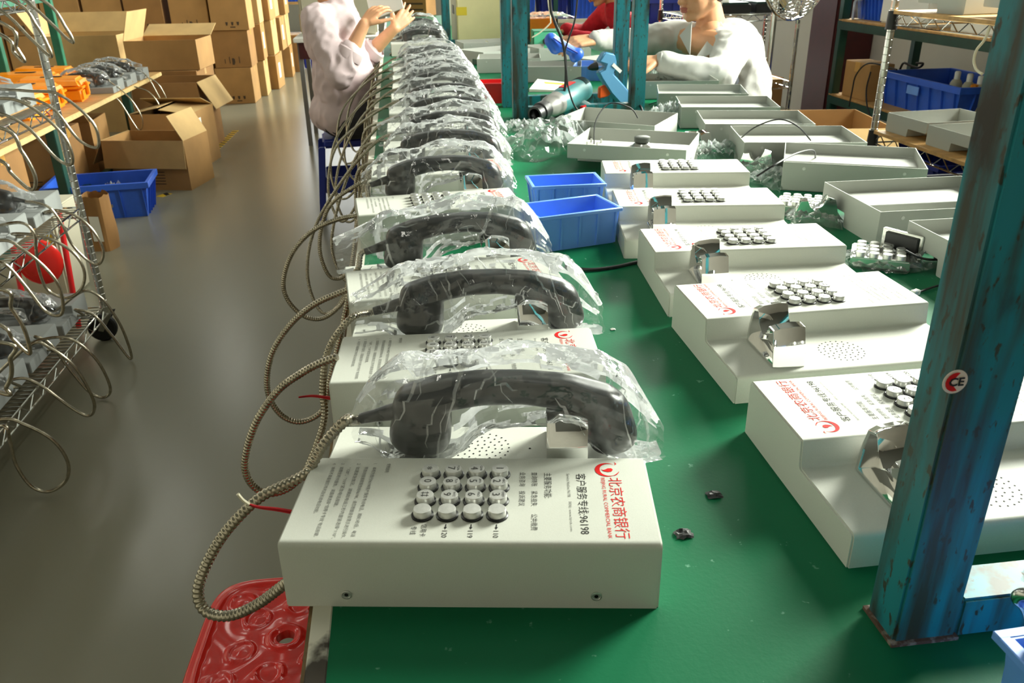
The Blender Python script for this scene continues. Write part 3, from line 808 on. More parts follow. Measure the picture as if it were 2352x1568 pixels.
housing('open light grey phone housing behind the one holding a loudspeaker', 0.60, 2.33, -34, GH, True)
# loudspeaker in the central housing
w = world_of(tc_, (-0.03, 0.170, 0.0562))
t = thing('loudspeaker', 'small round loudspeaker magnet up inside an open grey housing', 'loudspeaker', w)
MB().lathe([(0.028, 0), (0.028, 0.002), (0.022, 0.005), (0.015, 0.012), (0.015, 0.0125)], 28).build('basket', 'chrome_rough', t, smooth=True, angle=30)
MB().lathe([(0.019, 0.0125), (0.019, 0.023), (0.017, 0.024), (0, 0.024)], 24).build('magnet', 'spk_cone', t, smooth=True, angle=40)
w2 = world_of(tc_, (0.088, 0.17, 0.0562))
tag(MB().tube(spline([w2, w2+Vector((0.01, 0.03, 0.05)), w2+Vector((0.05, 0.06, 0.085)), w2+Vector((0.10, 0.05, 0.075)), w2+Vector((0.12, 0.045, 0.05))], 8), 0.0016, 6).build('black_lead', 'cable_black', smooth=True), 'thin black lead arching over the housing with the loudspeaker', 'cable')

def pxcable(name, pts, z, r, label, m='cable_black'):
    # pixel points with a height each, resting on or arching over the bench
    P = [onz(x, y, zz) for x, y, zz in pts]
    return tag(MB().tube(spline(P, 8), r, 7).build(name, m, smooth=True), label, 'cable')
T1 = TZ+0.0035
pxcable('black_lead', [(1598, 490, T1), (1640, 478, 0.765), (1700, 440, 0.80), (1738, 405, 0.85), (1785, 375, 0.872), (1830, 352, 0.87), (1867, 345, 0.84), (1873, 362, 0.79), (1873, 372, 0.77)][3:], 0, 0.0018, 'black lead looping over the rim of the askew housing')
pxcable('black_lead', [(1672, 338, 0.76), (1700, 318, 0.80), (1738, 290, 0.845), (1790, 274, 0.86), (1832, 290, 0.85), (1862, 322, 0.80)], 0, 0.0018, 'thin black lead arching over the fourth open housing')
pxcable('black_lead', [(1490, 240, T1), (1530, 228, 0.78), (1560, 222, 0.80), (1572, 236, 0.78), (1577, 258, T1)], 0, 0.0018, 'short black lead beside wrapped chrome parts by the teal posts')
pxcable('black_cable', [(1298, 612, T1), (1350, 619, T1), (1410, 613, T1), (1468, 600, T1)], 0, 0.003, 'black cable running on the green mat between the two phone rows')
pxcable('black_lead', [(2165, 653, T1), (2140, 660, T1), (2112, 670, T1)], 0, 0.0018, 'black lead ending in a white plug beside the teal post')
pl = onz(2103, 671, TZ+0.004)
t = thing('lead_plug', 'small white plug on the mat beside the teal post', 'plug', pl, R(20))
MB().box(-0.008, 0.002, -0.004, 0.004, -0.004, 0.004).build('shell_block', 'white_plastic', t, bevel=0.001); MB().box(0.002, 0.006, -0.005, 0.005, -0.004, 0.004).build('collar', 'white_plastic', t, bevel=0.001)

# ------------------------------------------------------------------ small plastic bins
def bin_thing(name, label, cat, loc, rz, L, W, H, m, group=None, ribs=4, th=0.003, taper=0.9, rim=0.006, endribs=2, lip=0.004):
    # open bin: walls with a rolled rim and outer ribs
    t = thing(name, label, cat, loc, rz, group)
    a, b = L/2, W/2
    o = MB()
    def rect(k, z, ins=0.0): return [(-a*k+ins, -b*k+ins, z), (a*k-ins, -b*k+ins, z), (a*k-ins, b*k-ins, z), (-a*k+ins, b*k-ins, z)]
    rings = [rect(taper, 0), rect(1, H), rect(1, H, th), rect(taper, th, th)]
    vs = [v for r in rings for v in r]; fs = [(3, 2, 1, 0), (12, 13, 14, 15)]
    for i in range(3):
        for k in range(4):
            k2 = (k+1) % 4; fs.append((i*4+k, i*4+k2, (i+1)*4+k2, (i+1)*4+k))
    o.add(vs, fs); o.build('tub', m, t)
    r = MB()
    A, B = a+lip, b+lip
    pts = [(-A, -B), (A, -B), (A, B), (-A, B)]
    for (x0, y0), (x1, y1) in zip(pts, pts[1:]+pts[:1]):
        r.box(min(x0, x1)-0.0, max(x0, x1)+0.0, min(y0, y1), max(y0, y1), 0, 0) if False else None
    r.box(-A, A, -B, -b+th*0.6, H-rim, H+0.0005); r.box(-A, A, b-th*0.6, B, H-rim, H+0.0005)
    r.box(-A, -a+th*0.6, -b, b, H-rim, H+0.0005); r.box(a-th*0.6, A, -b, b, H-rim, H+0.0005)
    r.build('rim', m, t, bevel=0.0008, seg=1)
    for k in range(ribs):
        x = -a*0.9 + 2*a*0.9*k/(ribs-1)
        for s in (-1, 1):
            MB().prism([(x-0.002, s*b*taper), (x+0.002, s*b*taper), (x+0.002, s*(b*taper+0.003)), (x-0.002, s*(b*taper+0.003))], 0.003, H-rim, 'z').v
            q = MB(); q.add([(x-0.0018, s*b*taper, 0.002), (x+0.0018, s*b*taper, 0.002), (x+0.0018, s*(b*taper+lip*0.8), 0.002), (x-0.0018, s*(b*taper+lip*0.8), 0.002), (x-0.0018, s*b*0.99, H-rim), (x+0.0018, s*b*0.99, H-rim), (x+0.0018, s*(b+lip*0.8), H-rim), (x-0.0018, s*(b+lip*0.8), H-rim)],
                  [(0, 3, 2, 1), (4, 5, 6, 7), (0, 1, 5, 4), (1, 2, 6, 5), (2, 3, 7, 6), (3, 0, 4, 7)]); q.build('rib', m, t)
    for k in range(endribs):
        y = -b*0.6 + 2*b*0.6*k/max(1, endribs-1)
        for s in (-1, 1):
            q = MB(); q.add([(s*a*taper, y-0.0018, 0.002), (s*a*taper, y+0.0018, 0.002), (s*(a*taper+lip*0.8), y+0.0018, 0.002), (s*(a*taper+lip*0.8), y-0.0018, 0.002), (s*a*0.99, y-0.0018, H-rim), (s*a*0.99, y+0.0018, H-rim), (s*(a+lip*0.8), y+0.0018, H-rim), (s*(a+lip*0.8), y-0.0018, H-rim)],
                  [(0, 3, 2, 1), (4, 5, 6, 7), (0, 1, 5, 4), (1, 2, 6, 5), (2, 3, 7, 6), (3, 0, 4, 7)]); q.build('rib', m, t)
    return t
def bin_px(name, label, fl, fr, br, H, m, z0=TZ, **k):
    A, B, C_ = onz(*fl, z0+H), onz(*fr, z0+H), onz(*br, z0+H)
    d = B-A; rz = math.atan2(d.y, d.x); L = d.length; n = Vector((-math.sin(rz), math.cos(rz), 0)); W = max(0.05, (C_-B).dot(n))
    c = (A+B)/2 + n*W/2
    return bin_thing(name, label, 'bin', (c.x, c.y, z0), rz, L, W, H, m, **k)
bin_px('storage_bin', 'empty blue plastic bin behind its twin on the green mat', (1226, 429), (1388, 421), (1357, 397), 0.062, 'blue_light', group='blue bins on the bench', ribs=5)
bin_px('storage_bin', 'empty blue plastic bin in front of its twin, beside bagged handset', (1238, 500), (1424, 476), (1364, 448), 0.066, 'blue_light', group='blue bins on the bench', ribs=5)
bin_px('storage_bin', 'red plastic bin behind the paired teal posts', (1098, 192), (1190, 190), (1182, 181), 0.07, 'red_bin', ribs=4)
bin_px('storage_bin', 'blue plastic bin beside the tools and worker in white', (1318, 152), (1400, 152), (1392, 139), 0.06, 'blue_light', ribs=4)
# bottom right: a bin of keys, its handle, and a tray of screws
bin_thing('storage_bin', 'blue plastic bin with a bent metal handle below the teal post', 'bin', (0.462, 0.303, TZ), R(2), 0.20, 0.115, 0.075, 'blue_light', ribs=5, lip=0.006)
tag(MB().tube(spline([(0.385, 0.335, 0.775), (0.366, 0.350, 0.845), (0.354, 0.352, 0.862), (0.358, 0.345, 0.869), (0.375, 0.330, 0.862), (0.40, 0.31, 0.84), (0.42, 0.30, 0.80)], 8), 0.004, 10).build('pliers_handle', 'chrome_rough', smooth=True), 'bent metal handle leaning out of the blue bin', 'handle')
bt = bin_thing('parts_tray', 'shallow blue tray of steel screws behind the teal post', 'tray', (0.80, 0.862, TZ), R(-8), 0.22, 0.15, 0.03, 'blue_plastic', ribs=4)
sm = MB(); rr = random.Random(3)
for k in range(260):
    M = Matrix.Translation((rr.uniform(-0.095, 0.095), rr.uniform(-0.06, 0.06), rr.uniform(0.008, 0.026))) @ Matrix.Rotation(rr.uniform(0, 6.3), 4, 'Z') @ Matrix.Rotation(rr.uniform(0.8, 2.2), 4, 'X')
    sm.lathe([(0.0012, 0), (0.0012, 0.009), (0.003, 0.0095), (0.003, 0.011), (0, 0.0115)], 6, M)
sc_o = tag(sm.build('screw_pile', 'chrome_rough'), 'heap of loose steel screws in the shallow blue tray', 'screws'); sc_o['kind'] = 'stuff'; sc_o.location = (0.80, 0.862, TZ); sc_o.rotation_euler = (0, 0, R(-8))

# ------------------------------------------------------------------ crumpled film
def crumple(name, label, c, size, seed, m='wrap_film', cat='plastic wrap', rz=0.0, sharp=12, n=30, flat=True, parent=None):
    # a crumpled sheet: folds meet in sharp creases, the hem touches the ground
    vs = []; fs = []; so = Vector((seed*3.17, seed*1.71, seed*0.37)); N = n
    for i in range(N+1):
        for j in range(N+1):
            u, v = 2*i/N-1, 2*j/N-1
            q = Vector((u*1.3, v*1.3, 0))+so
            wx = noise.noise(q*1.5+Vector((9, 0, 0))); wy = noise.noise(q*1.5+Vector((0, 9, 0)))
            q2 = q + Vector((wx, wy, 0))*0.7
            a = 1-abs(noise.noise(q2*1.6))*2.4; b = 1-abs(noise.noise(q2*3.9))*2.2; d = 1-abs(noise.noise(q2*8.5))*2.0
            h = 0.50*max(0, a)+0.30*b*0.8+0.14*d
            # squarish dome with an uneven hem
            e = max(abs(u), abs(v)); env = max(0.0, 1-(0.55*e+0.45*math.hypot(u, v)/1.3)**2.6)
            k = 1+0.22*noise.noise(q*2.0)
            x = u*size[0]*k*(1-0.12*v*v)+0.12*size[0]*wx*2; y = v*size[1]*k*(1-0.12*u*u)+0.12*size[1]*wy*2
            vs.append((x, y, 0.0008+size[2]*max(0.0, 0.22+1.0*h+0.12*b)*1.05*env**0.9))
    for i in range(N):
        for j in range(N): fs.append((i*(N+1)+j, (i+1)*(N+1)+j, (i+1)*(N+1)+j+1, i*(N+1)+j+1))
    me = MB().add(vs, fs); o = me.build(name, m, parent, smooth=True, angle=sharp); o.location = c; o.rotation_euler = (0, 0, rz)
    return tag(o, label, cat) if label else o
crumple('plastic_wrap', 'big crumpled sheet of clear film leaning on an open grey housing', onz(1285, 352) + Vector((0, 0.05, 0)), (0.14, 0.10, 0.075), 2, rz=R(25))
crumple('plastic_wrap', 'crumpled clear film on the mat by the paired teal posts', onz(1200, 298), (0.07, 0.06, 0.03), 6)
crumple('plastic_wrap', 'crumpled clear film between the housings by the teal posts', onz(1530, 282), (0.06, 0.06, 0.06), 9)
crumple('plastic_wrap', 'clear film around a chrome cradle beside the loudspeaker housing', onz(1640, 362), (0.075, 0.06, 0.04), 11)
crumple('plastic_wrap', 'crumpled brownish film in front of the askew housing', onz(1815, 418), (0.10, 0.06, 0.035), 15)
crumple('plastic_wrap', 'clear film heaped beside the housing next to the teal post', onz(2108, 598), (0.05, 0.06, 0.035), 19)
crumple('plastic_wrap', 'clear film draped at the foot of the further teal post', onz(1505, 205), (0.07, 0.05, 0.09), 23)
crumple('plastic_wrap', 'white film bundle behind the tools beyond the teal posts', onz(1262, 128), (0.10, 0.07, 0.05), 27)
crumple('plastic_wrap', 'pale blue film sheet flat on the mat by the teal post', onz(1255, 300), (0.10, 0.05, 0.012), 31)
# keypads and cradles still in their bags
ME['keyblock'] = MB().box(-0.045, 0.045, -0.04, 0.04, 0.004, 0.02).mesh('keyblock', bevel=0.002); ME['keyblock'].materials.append(MATS['chrome_rough'])
def keypad(label, px, rz):
    p = onz(*px)
    t = thing('bagged_keypad', label, 'keypad', p, rz)
    put('keyblock', t, name='key_block')
    for i in range(4):
        for j in range(4): put('button', t, (-0.0304+0.0203*i, -0.029+0.0193*j, 0.02))
    crumple('plastic_bag', None, (0, 0, 0), (0.060, 0.055, 0.024), int(px[0]) % 17, 'bag_film', parent=t, n=20)
keypad('metal keypad in a clear bag beside the third open housing', (1838, 485), R(-28))
keypad('metal keypad in a clear bag beside the stickered teal post', (2018, 605), R(-30))
def loose_cradle(label, px, rz, rx=0.0, wrap=True, z=0.0):
    p = onz(*px); t = thing('chrome_cradle', label, 'cradle', (p.x, p.y, TZ+z), 0, rot=(rx, 0, rz))
    m = MB()
    for v in ME['cradle'].vertices: m.v.append((v.co.x-0.081, v.co.y-0.174, v.co.z-PL))
    m.f = [tuple(p_.vertices) for p_ in ME['cradle'].polygons]
    me = m.mesh('bracket', smooth=True, angle=40); link('bracket', me, 'chrome', t)
    MB().box(-0.018, 0.018, -0.036, 0.036, -0.0, 0.002).build('base_plate', 'chrome_rough', t)
    if wrap: crumple('plastic_bag', None, (0, 0, 0), (0.045, 0.055, 0.034), int(px[1]) % 13, 'bag_film', parent=t, n=16)
loose_cradle('loose chrome cradle beside the bagged keypad by the askew housing', (1868, 512), R(70), 0, True)
loose_cradle('loose chrome cradle lying beside the farthest bare telephone', (1735, 395), R(60))
loose_cradle('loose chrome cradle in film near the loudspeaker housing', (1600, 345), R(20))
t = thing('hook_switch', 'black hook switch with round screws in a bag by the teal post', 'switch', onz(2065, 598), R(-62))
MB().box(-0.036, 0.036, -0.004, 0.004, 0.004, 0.05).build('plate', 'chrome_rough', t, bevel=0.001)
MB().box(-0.028, 0.03, -0.008, -0.004, 0.018, 0.046).build('switch_block', 'tool_black', t, bevel=0.001)
for x in (-0.012, 0.008): MB().lathe([(0.0035, 0), (0.003, 0.002), (0, 0.002)], 12, Matrix.Translation((x, -0.008, 0.024)) @ Mx).build('screw_head', 'button_steel', t, smooth=True, angle=40)
pxcable('black_lead', [(2080, 575, 0.79), (2115, 592, 0.78), (2150, 596, 0.77), (2175, 588, 0.765)], 0, 0.002, 'black lead from the hook switch to behind the teal post')
# scraps on the mat
for px, lab, s, m in (((1640, 1138), 'dark crumpled scrap on the open green mat', 0.006, 'tool_black'), ((1570, 1228), 'black plastic scrap on the green mat near the first telephone', 0.007, 'tool_black'), ((1361, 711), 'white scrap on the green mat beside the second telephone', 0.004, 'white_plastic'), ((1408, 757), 'tiny pale scrap on the green mat between phone rows', 0.003, 'white_plastic')):
    o = crumple('plastic_scrap', lab, onz(*px), (s*1.2, s, s*0.5), px[0] % 9, m, 'scrap', n=6)

# ------------------------------------------------------------------ tools and instruments on the far bench
p = onz(1060, 118); q = onz(1165, 112)
t = thing('instrument_case', 'cream metal test instrument on the bench beside the bagged phones', 'instrument', (0.52, 5.2, TZ), R(2))
cw = 0.335
MB().box(-0.17, 0.17, 0.0, 0.36, 0.012, 0.30).build('case', 'cream_metal', t, bevel=0.006)
MB().box(-0.171, -0.17, 0.02, 0.34, 0.02, 0.29).build('side_panel', 'beige_panel', t)
MB().box(-0.174, -0.171, 0.14, 0.24, 0.17, 0.22).build('side_handle', 'tool_black', t, bevel=0.002)
MB().box(-0.172, -0.11, -0.001, 0.0, 0.17, 0.215).build('yellow_label', 'yellow_print', t)
for x in (-0.14, 0.14):
    for y in (0.03, 0.33): MB().lathe([(0.014, 0), (0.012, 0.013)], 12, Matrix.Translation((x, y, 0))).build('foot', 'rubber', t)
t = thing('circuit_unit', 'small dark electronic unit on top of the cream instrument', 'electronics', (0.60, 5.3, TZ+0.30), R(10))
MB().box(-0.05, 0.05, -0.04, 0.04, 0, 0.02).build('base', 'tool_black', t, bevel=0.003)
for k in range(5): MB().box(-0.045+k*0.02, -0.035+k*0.02, -0.035, 0.02, 0.02, 0.045).build('component', ('tool_black', 'green_dark', 'tool_grey')[k % 3], t, bevel=0.002)
# green power supply with a knob
p = onz(1240, 130)
t = thing('power_supply', 'green metal power supply box with a black knob', 'power supply', p, R(-4))
MB().box(-0.035, 0.115, 0, 0.16, 0.0, 0.125).build('case', 'green_metal', t, bevel=0.004)
MB().box(-0.03, 0.11, -0.003, 0, 0.005, 0.12).build('front_panel', 'mint_metal', t, bevel=0.001)
MB().lathe([(0.016, 0), (0.014, 0.014), (0, 0.014)], 16, Matrix.Translation((0.03, -0.003, 0.075)) @ Mx).build('knob', 'tool_black', t, smooth=True, angle=40)
MB().box(0.075, 0.095, -0.008, -0.003, 0.05, 0.075).build('rocker_switch', 'tool_black', t, bevel=0.001)
# yellow-orange box under white film
p = onz(1250, 108)
t = thing('parts_box', 'orange-yellow box under white film behind the green power supply', 'box', (p.x, p.y+0.35, TZ), R(3))
MB().box(-0.12, 0.13, 0, 0.18, 0, 0.13).build('body', 'orange_plastic', t, bevel=0.006); MB().box(-0.123, 0.133, -0.003, 0.183, 0.105, 0.132).build('lid', 'orange_plastic', t, bevel=0.004)
crumple('plastic_wrap', 'white film sheet lying over the orange-yellow box', (p.x+0.04, p.y+0.42, TZ+0.13), (0.20, 0.14, 0.035), 5)
# hot-air gun
def barrel(mb, prof, M): mb.lathe(prof, 24, M)
A_ = onz(1228, 264, 0.785); B_ = ony(1392, 176, 2.90); ax = (B_-A_).normalized(); az = (Vector((0, 0, 1))-ax*ax.z).normalized(); ay = az.cross(ax)
t = thing('heat_gun', 'grey and teal heat gun lying between the teal posts', 'heat gun')
t.matrix_world = Matrix.Translation(A_+ax*0.165) @ Matrix((ax, ay, az)).transposed().to_4x4()
My = Matrix.Rotation(R(90), 4, 'Y')
MB().lathe([(0.036, -0.03), (0.040, 0.0), (0.040, 0.10), (0.036, 0.135), (0.020, 0.15), (0.0, 0.15)], 26, My).build('motor_housing', 'tool_teal', t, smooth=True, angle=40)
MB().lathe([(0.036, -0.03), (0.034, -0.075), (0.026, -0.10)], 26, My).build('barrel_shroud', 'tool_grey', t, smooth=True, angle=40)
MB().lathe([(0.027, -0.10), (0.029, -0.105), (0.029, -0.135), (0.025, -0.14), (0.025, -0.165), (0.019, -0.165), (0.019, -0.14)], 24, My, cap=False).build('nozzle', 'tool_black', t, smooth=True, angle=35)
MB().tube([(0.06, 0, -0.02), (0.095, -0.05, -0.06), (0.135, -0.10, -0.10)], [0.024, 0.022, 0.019], 14).build('handle', 'tool_dark', t, smooth=True)
MB().box(0.045, 0.07, -0.05, -0.035, -0.05, -0.03).build('trigger', 'red_bin', t, bevel=0.002)
for k in range(5): MB().tube([(0.104+0.006*k, 0.0405*math.cos(a), 0.0405*math.sin(a)) for a in [R(20+10*j) for j in range(13)]], 0.0012, 5).build('vent_slot', 'tool_black', t)
MB().box(0.0, 0.07, -0.012, 0.012, 0.0385, 0.0415).build('name_plate', 'red_bin', t, bevel=0.001)
# blue glue gun leaning beyond
t = thing('glue_gun', 'pale blue glue gun with an orange trigger behind the heat gun', 'glue gun', onz(1428, 250) + Vector((-0.015, 0.05, 0.0)), R(12)); t.scale = (0.92, 0.92, 0.92)
prof = [(-0.075, 0.165), (-0.05, 0.20), (-0.01, 0.19), (0.0, 0.155), (-0.012, 0.12), (0.035, 0.075), (0.085, 0.02), (0.06, 0.0), (0.03, 0.0), (-0.02, 0.05), (-0.06, 0.105), (-0.075, 0.13), (-0.05, 0.14), (-0.045, 0.155)]
MB().prism(prof, -0.018, 0.018, 'y').build('shell', 'tool_blue', t, bevel=0.005, seg=3)
MB().prism([(-0.065, 0.075), (-0.03, 0.085), (-0.012, 0.055), (-0.03, 0.04), (-0.065, 0.035)], -0.010, 0.010, 'y').build('trigger', 'tool_orange', t, bevel=0.003)
MB().box(-0.045, 0.0, -0.02, -0.018, 0.1, 0.112, Matrix.Rotation(R(40), 4, 'Y') @ Matrix.Translation((-0.07, 0, 0))).build('name_plate', 'white_plastic', t)
MB().lathe([(0.016, 0), (0.012, 0.02), (0.005, 0.035)], 14, Matrix.Translation((-0.075, 0, 0.15)) @ Matrix.Rotation(R(-100), 4, 'Y')).build('nozzle', 'tool_black', t, smooth=True)
pxcable('black_cable', [(1428, 243, 0.765), (1450, 236, 0.78), (1468, 240, 0.78), (1478, 262, 0.757)], 0, 0.004, 'black cable from the glue gun curling round the teal post')
pxcable('black_cable', [(1158, 282, T1), (1210, 286, T1), (1262, 280, T1), (1280, 262, T1)], 0, 0.004, 'flat black cable at the foot of the left paired teal post')
# leads hanging from the overhead rack
def hang(pts, Y, r, lab, m='cable_black'):
    tag(MB().tube(spline([ony(x, y, Y) for x, y in pts], 8), r, 7).build('hanging_cable', m, smooth=True), lab, 'cable')
hang([(1240, -560), (1255, -200), (1263, 0), (1272, 45), (1290, 90), (1298, 130), (1300, 170), (1297, 205), (1285, 240), (1268, 262)], 2.66, 0.0045, 'thick black cable hanging from the rack to the heat gun')
hang([(1350, -560), (1335, -120), (1325, 10), (1318, 55), (1304, 95), (1297, 125), (1301, 165), (1305, 200), (1318, 240), (1335, 262)], 2.62, 0.0028, 'thinner black cable crossing the thick hanging one')
hang([(1242, -500), (1255, -60), (1264, 40), (1262, 55), (1240, 75), (1222, 86)], 3.9, 0.003, 'pale cable hanging down towards the green power supply', 'wire_cream')
# yellow and white printed packet
t = thing('printed_packet', 'white packet with yellow print lying beside the heat gun', 'packet', onz(1275, 205), R(-10))
MB().add([(-0.10, -0.07, 0.012), (0.08, -0.07, 0.003), (0.10, 0.05, 0.012), (-0.07, 0.08, 0.03), (-0.10, -0.07, 0.001), (0.08, -0.07, 0.0), (0.10, 0.05, 0.0), (-0.07, 0.08, 0.001)], [(0, 1, 2, 3), (7, 6, 5, 4), (0, 4, 5, 1), (1, 5, 6, 2), (2, 6, 7, 3), (3, 7, 4, 0)]).build('sheet', 'paper', t)
MB().add([(-0.04, 0.02, 0.0195), (0.09, 0.02, 0.0105), (0.095, 0.04, 0.0122), (-0.045, 0.045, 0.0232)], [(0, 1, 2, 3)]).build('print_band', 'yellow_print', t)
# half-built units beyond the teal post
for x, y, a, fl_, d in ((0.47, 4.78, 8, False, 'near the cream instrument'), (0.47, 4.32, 30, True, 'between bagged phones and the worker in red'), (0.50, 3.97, -8, False, 'two places beyond the red bin'), (0.62, 3.62, -12, False, 'behind the printed packet'), (0.80, 4.4, 14, False, 'before the worker in red'), (0.95, 3.80, 30, False, 'by the blue bin and worker in white')):
    housing('open grey phone housing ' + d, x, y, a, GH, fl_)
for k, (px, lab) in enumerate((((1110, 118), 'chrome cradle standing before the cream instrument'), ((1130, 128), 'chrome cradle standing nearer the paired teal posts'))):
    loose_cradle(lab, px, R(70+20*k), 0, False)
# carton and odds at the end of the bench
def px_box(name, label, cat, m, fl, fr, H, D, z0, rz_extra=0.0):
    A, B = onz(*fl, z0), onz(*fr, z0); d = B-A; rz = math.atan2(d.y, d.x)
    t = thing(name, label, cat, (A.x, A.y, z0), rz); MB().box(0, d.length, 0, D, 0, H).build('body', m, t, bevel=0.002); return t, d.length
t, L = px_box('carton', 'closed brown carton with printed lines at the bench end', 'carton', 'cardboard_dark', (906, 38), (980, 38), 0.32, 0.26, TZ)
for k in range(5): MB().box(0.04, L-0.03, -0.0012, 0, 0.05+0.05*k, 0.065+0.05*k).build('printed_line', 'carton_print', t)

# ------------------------------------------------------------------ red stool in the near corner
def rsq(th, a, b, p=5.0):
    c, s = math.cos(th), math.sin(th)
    return (abs(c/a)**p + abs(s/b)**p)**(-1.0/p)
t = thing('plastic_stool', 'red plastic stool with embossed top and centre hole, pushed under bench', 'stool', (-0.193, 0.822, 0.0), R(-3))
A_, B_ = 0.116, 0.122; NR, NT = 64, 144
emb = [(0.055*math.cos(a), 0.058*math.sin(a)) for a in [R(20+60*k) for k in range(6)]] + [(0.094*math.cos(a), 0.096*math.sin(a)) for a in [R(45+90*k) for k in range(4)]]
vs = []; fs = []
for i in range(NR+1):
    for k in range(NT):
        th = 2*math.pi*k/NT; ro = rsq(th, A_, B_); r = 0.0115 + (ro-0.0115)*i/NR
        x, y = r*math.cos(th), r*math.sin(th); e = r/ro
        z = 0.0
        z += 0.0035*math.exp(-((r-0.019)/0.004)**2)
        for cx, cy in emb:
            d = math.hypot(x-cx, y-cy)
            z += 0.0026*math.exp(-((d-0.016)/0.0026)**2) + 0.002*math.exp(-(d/0.006)**2)
        z += 0.0016*math.sin(x*120+2*math.sin(y*70))*math.sin(y*105+1.5*math.sin(x*80))*(1 if e < 0.8 else 0)
        if e > 0.80: z += 0.004*math.exp(-((e-0.85)/0.03)**2)
        if e > 0.93: z -= 0.012*((e-0.93)/0.07)**2
        vs.append((x, y, 0.45+z))
base = len(vs)
for i in range(NR):
    for k in range(NT):
        k2 = (k+1) % NT; fs.append((i*NT+k, i*NT+k2, (i+1)*NT+k2, (i+1)*NT+k))
for j, (dz, kk) in enumerate(((0.425, 1.03), (0.385, 1.07))):          # skirt
    for k in range(NT):
        th = 2*math.pi*k/NT; ro = rsq(th, A_, B_)*kk; vs.append((ro*math.cos(th), ro*math.sin(th), dz))
for j in range(2):
    a0 = NR*NT if j == 0 else base; b0 = base + j*NT
    for k in range(NT):
        k2 = (k+1) % NT; fs.append((a0+k, a0+k2, b0+k2, b0+k))
c0 = len(vs)
for k in range(NT):
    th = 2*math.pi*k/NT; vs.append((0.0115*math.cos(th), 0.0115*math.sin(th), 0.438))
for k in range(NT):
    k2 = (k+1) % NT; fs.append((k, k2, c0+k2, c0+k))
MB().add(vs, fs).build('seat', 'red_plastic', t, smooth=True, angle=50)
for sx in (-1, 1):
    for sy in (-1, 1):
        q = MB(); x0, y0, x1, y1 = sx*0.098, sy*0.104, sx*0.165, sy*0.170
        q.add([(x0-0.026, y0-0.024, 0.40), (x0+0.026, y0-0.024, 0.40), (x0+0.026, y0+0.024, 0.40), (x0-0.026, y0+0.024, 0.40), (x1-0.016, y1-0.016, 0), (x1+0.016, y1-0.016, 0), (x1+0.016, y1+0.016, 0), (x1-0.016, y1+0.016, 0)],
              [(0, 1, 2, 3), (7, 6, 5, 4), (0, 4, 5, 1), (1, 5, 6, 2), (2, 6, 7, 3), (3, 7, 4, 0)]); q.build('leg', 'red_plastic', t, bevel=0.004)

# ------------------------------------------------------------------ wire racks
def truss(mb, a, b, h=0.035, r=0.0032, step=0.045):
    a = Vector(a); b = Vector(b); d = b-a; n = max(2, int(d.length/step)); up = Vector((0, 0, h))
    mb.tube([a, b], r, 7); mb.tube([a+up, b+up], r, 7)
    mb.tube([a + d*(i/n) + (up if i % 2 else Vector((0, 0, 0))) for i in range(n+1)], r*0.7, 5)
def wire_rack(label, x0, x1, y0, y1, zs, top, name='wire_rack', casters=True, wires='x', boards=()):
    t = thing(name, label, 'rack', ((x0+x1)/2, (y0+y1)/2, 0.0)); ox, oy = (x0+x1)/2, (y0+y1)/2
    zb = 0.13 if casters else 0.0
    for x in (x0, x1):
        for y in (y0, y1):
            p = []; rs = []
            z = zb
            while z < top:
                p += [(x-ox, y-oy, z), (x-ox, y-oy, z+0.022), (x-ox, y-oy, z+0.0235)]; rs += [0.0125, 0.0125, 0.0112]; z += 0.025
            MB().tube(p, rs, 12).build('post', 'chrome_rough', t, smooth=True, angle=30)
            if casters:
                c = MB(); c.lathe([(0.016, 0.105), (0.018, 0.13)], 12, Matrix.Translation((x-ox, y-oy, 0)))
                for s in (-0.02, 0.017): c.prism([(0.0, 0.11), (-0.03, 0.11), (-0.062, 0.045), (-0.045, 0.04)], y-oy+s, y-oy+s+0.003, 'y', Matrix.Translation((x-ox+0.03, 0, 0)))
                f = c.build('caster_fork', 'chrome_rough', t)
                MB().lathe([(0.012, -0.012), (0.045, -0.012), (0.05, -0.007), (0.05, 0.007), (0.045, 0.012), (0.012, 0.012)], 28, Matrix.Translation((x-ox-0.022, y-oy, 0.05)) @ Mx).build('wheel', 'rubber', f, smooth=True, angle=40)
    for z in zs:
        s = MB()
        for y in (y0, y1): truss(s, (x0-ox, y-oy, z-0.035), (x1-ox, y-oy, z-0.035))
        for x in (x0, x1): truss(s, (x-ox, y0-oy, z-0.035), (x-ox, y1-oy, z-0.035))
        sh = s.build('shelf_frame', 'chrome', t, smooth=True)
        w = MB()
        if wires == 'x':
            n = int((y1-y0)/0.024)
            for k in range(1, n): w.box(x0-ox, x1-ox, y0-oy+k*0.024-0.0015, y0-oy+k*0.024+0.0015, z-0.002, z+0.001)
        else:
            n = int((x1-x0)/0.024)
            for k in range(1, n): w.box(x0-ox+k*0.024-0.0015, x0-ox+k*0.024+0.0015, y0-oy, y1-oy, z-0.002, z+0.001)
        for k in (0.33, 0.66): w.box(x0-ox, x1-ox, (y0-oy)*(1-k)+(y1-oy)*k-0.002, (y0-oy)*(1-k)+(y1-oy)*k+0.002, z-0.006, z-0.002)
        g = w.build('wire_deck', 'chrome_rough', sh); g['kind'] = 'stuff'
        MB().lathe([(0.02, z-0.05), (0.017, z+0.01)], 12, Matrix.Translation((x0-ox, y1-oy, 0))).build('collar', 'tool_black', sh, smooth=True)
    return t
LZ = [0.115+0.012, 0.487, 0.822, 1.137]
RX0, RX1, RY0, RY1 = -1.62, -1.095, 1.45, 2.87
rack = wire_rack('chrome wire rack on casters full of telephones with looped cords', RX0, RX1, RY0, RY1, LZ, 1.75)
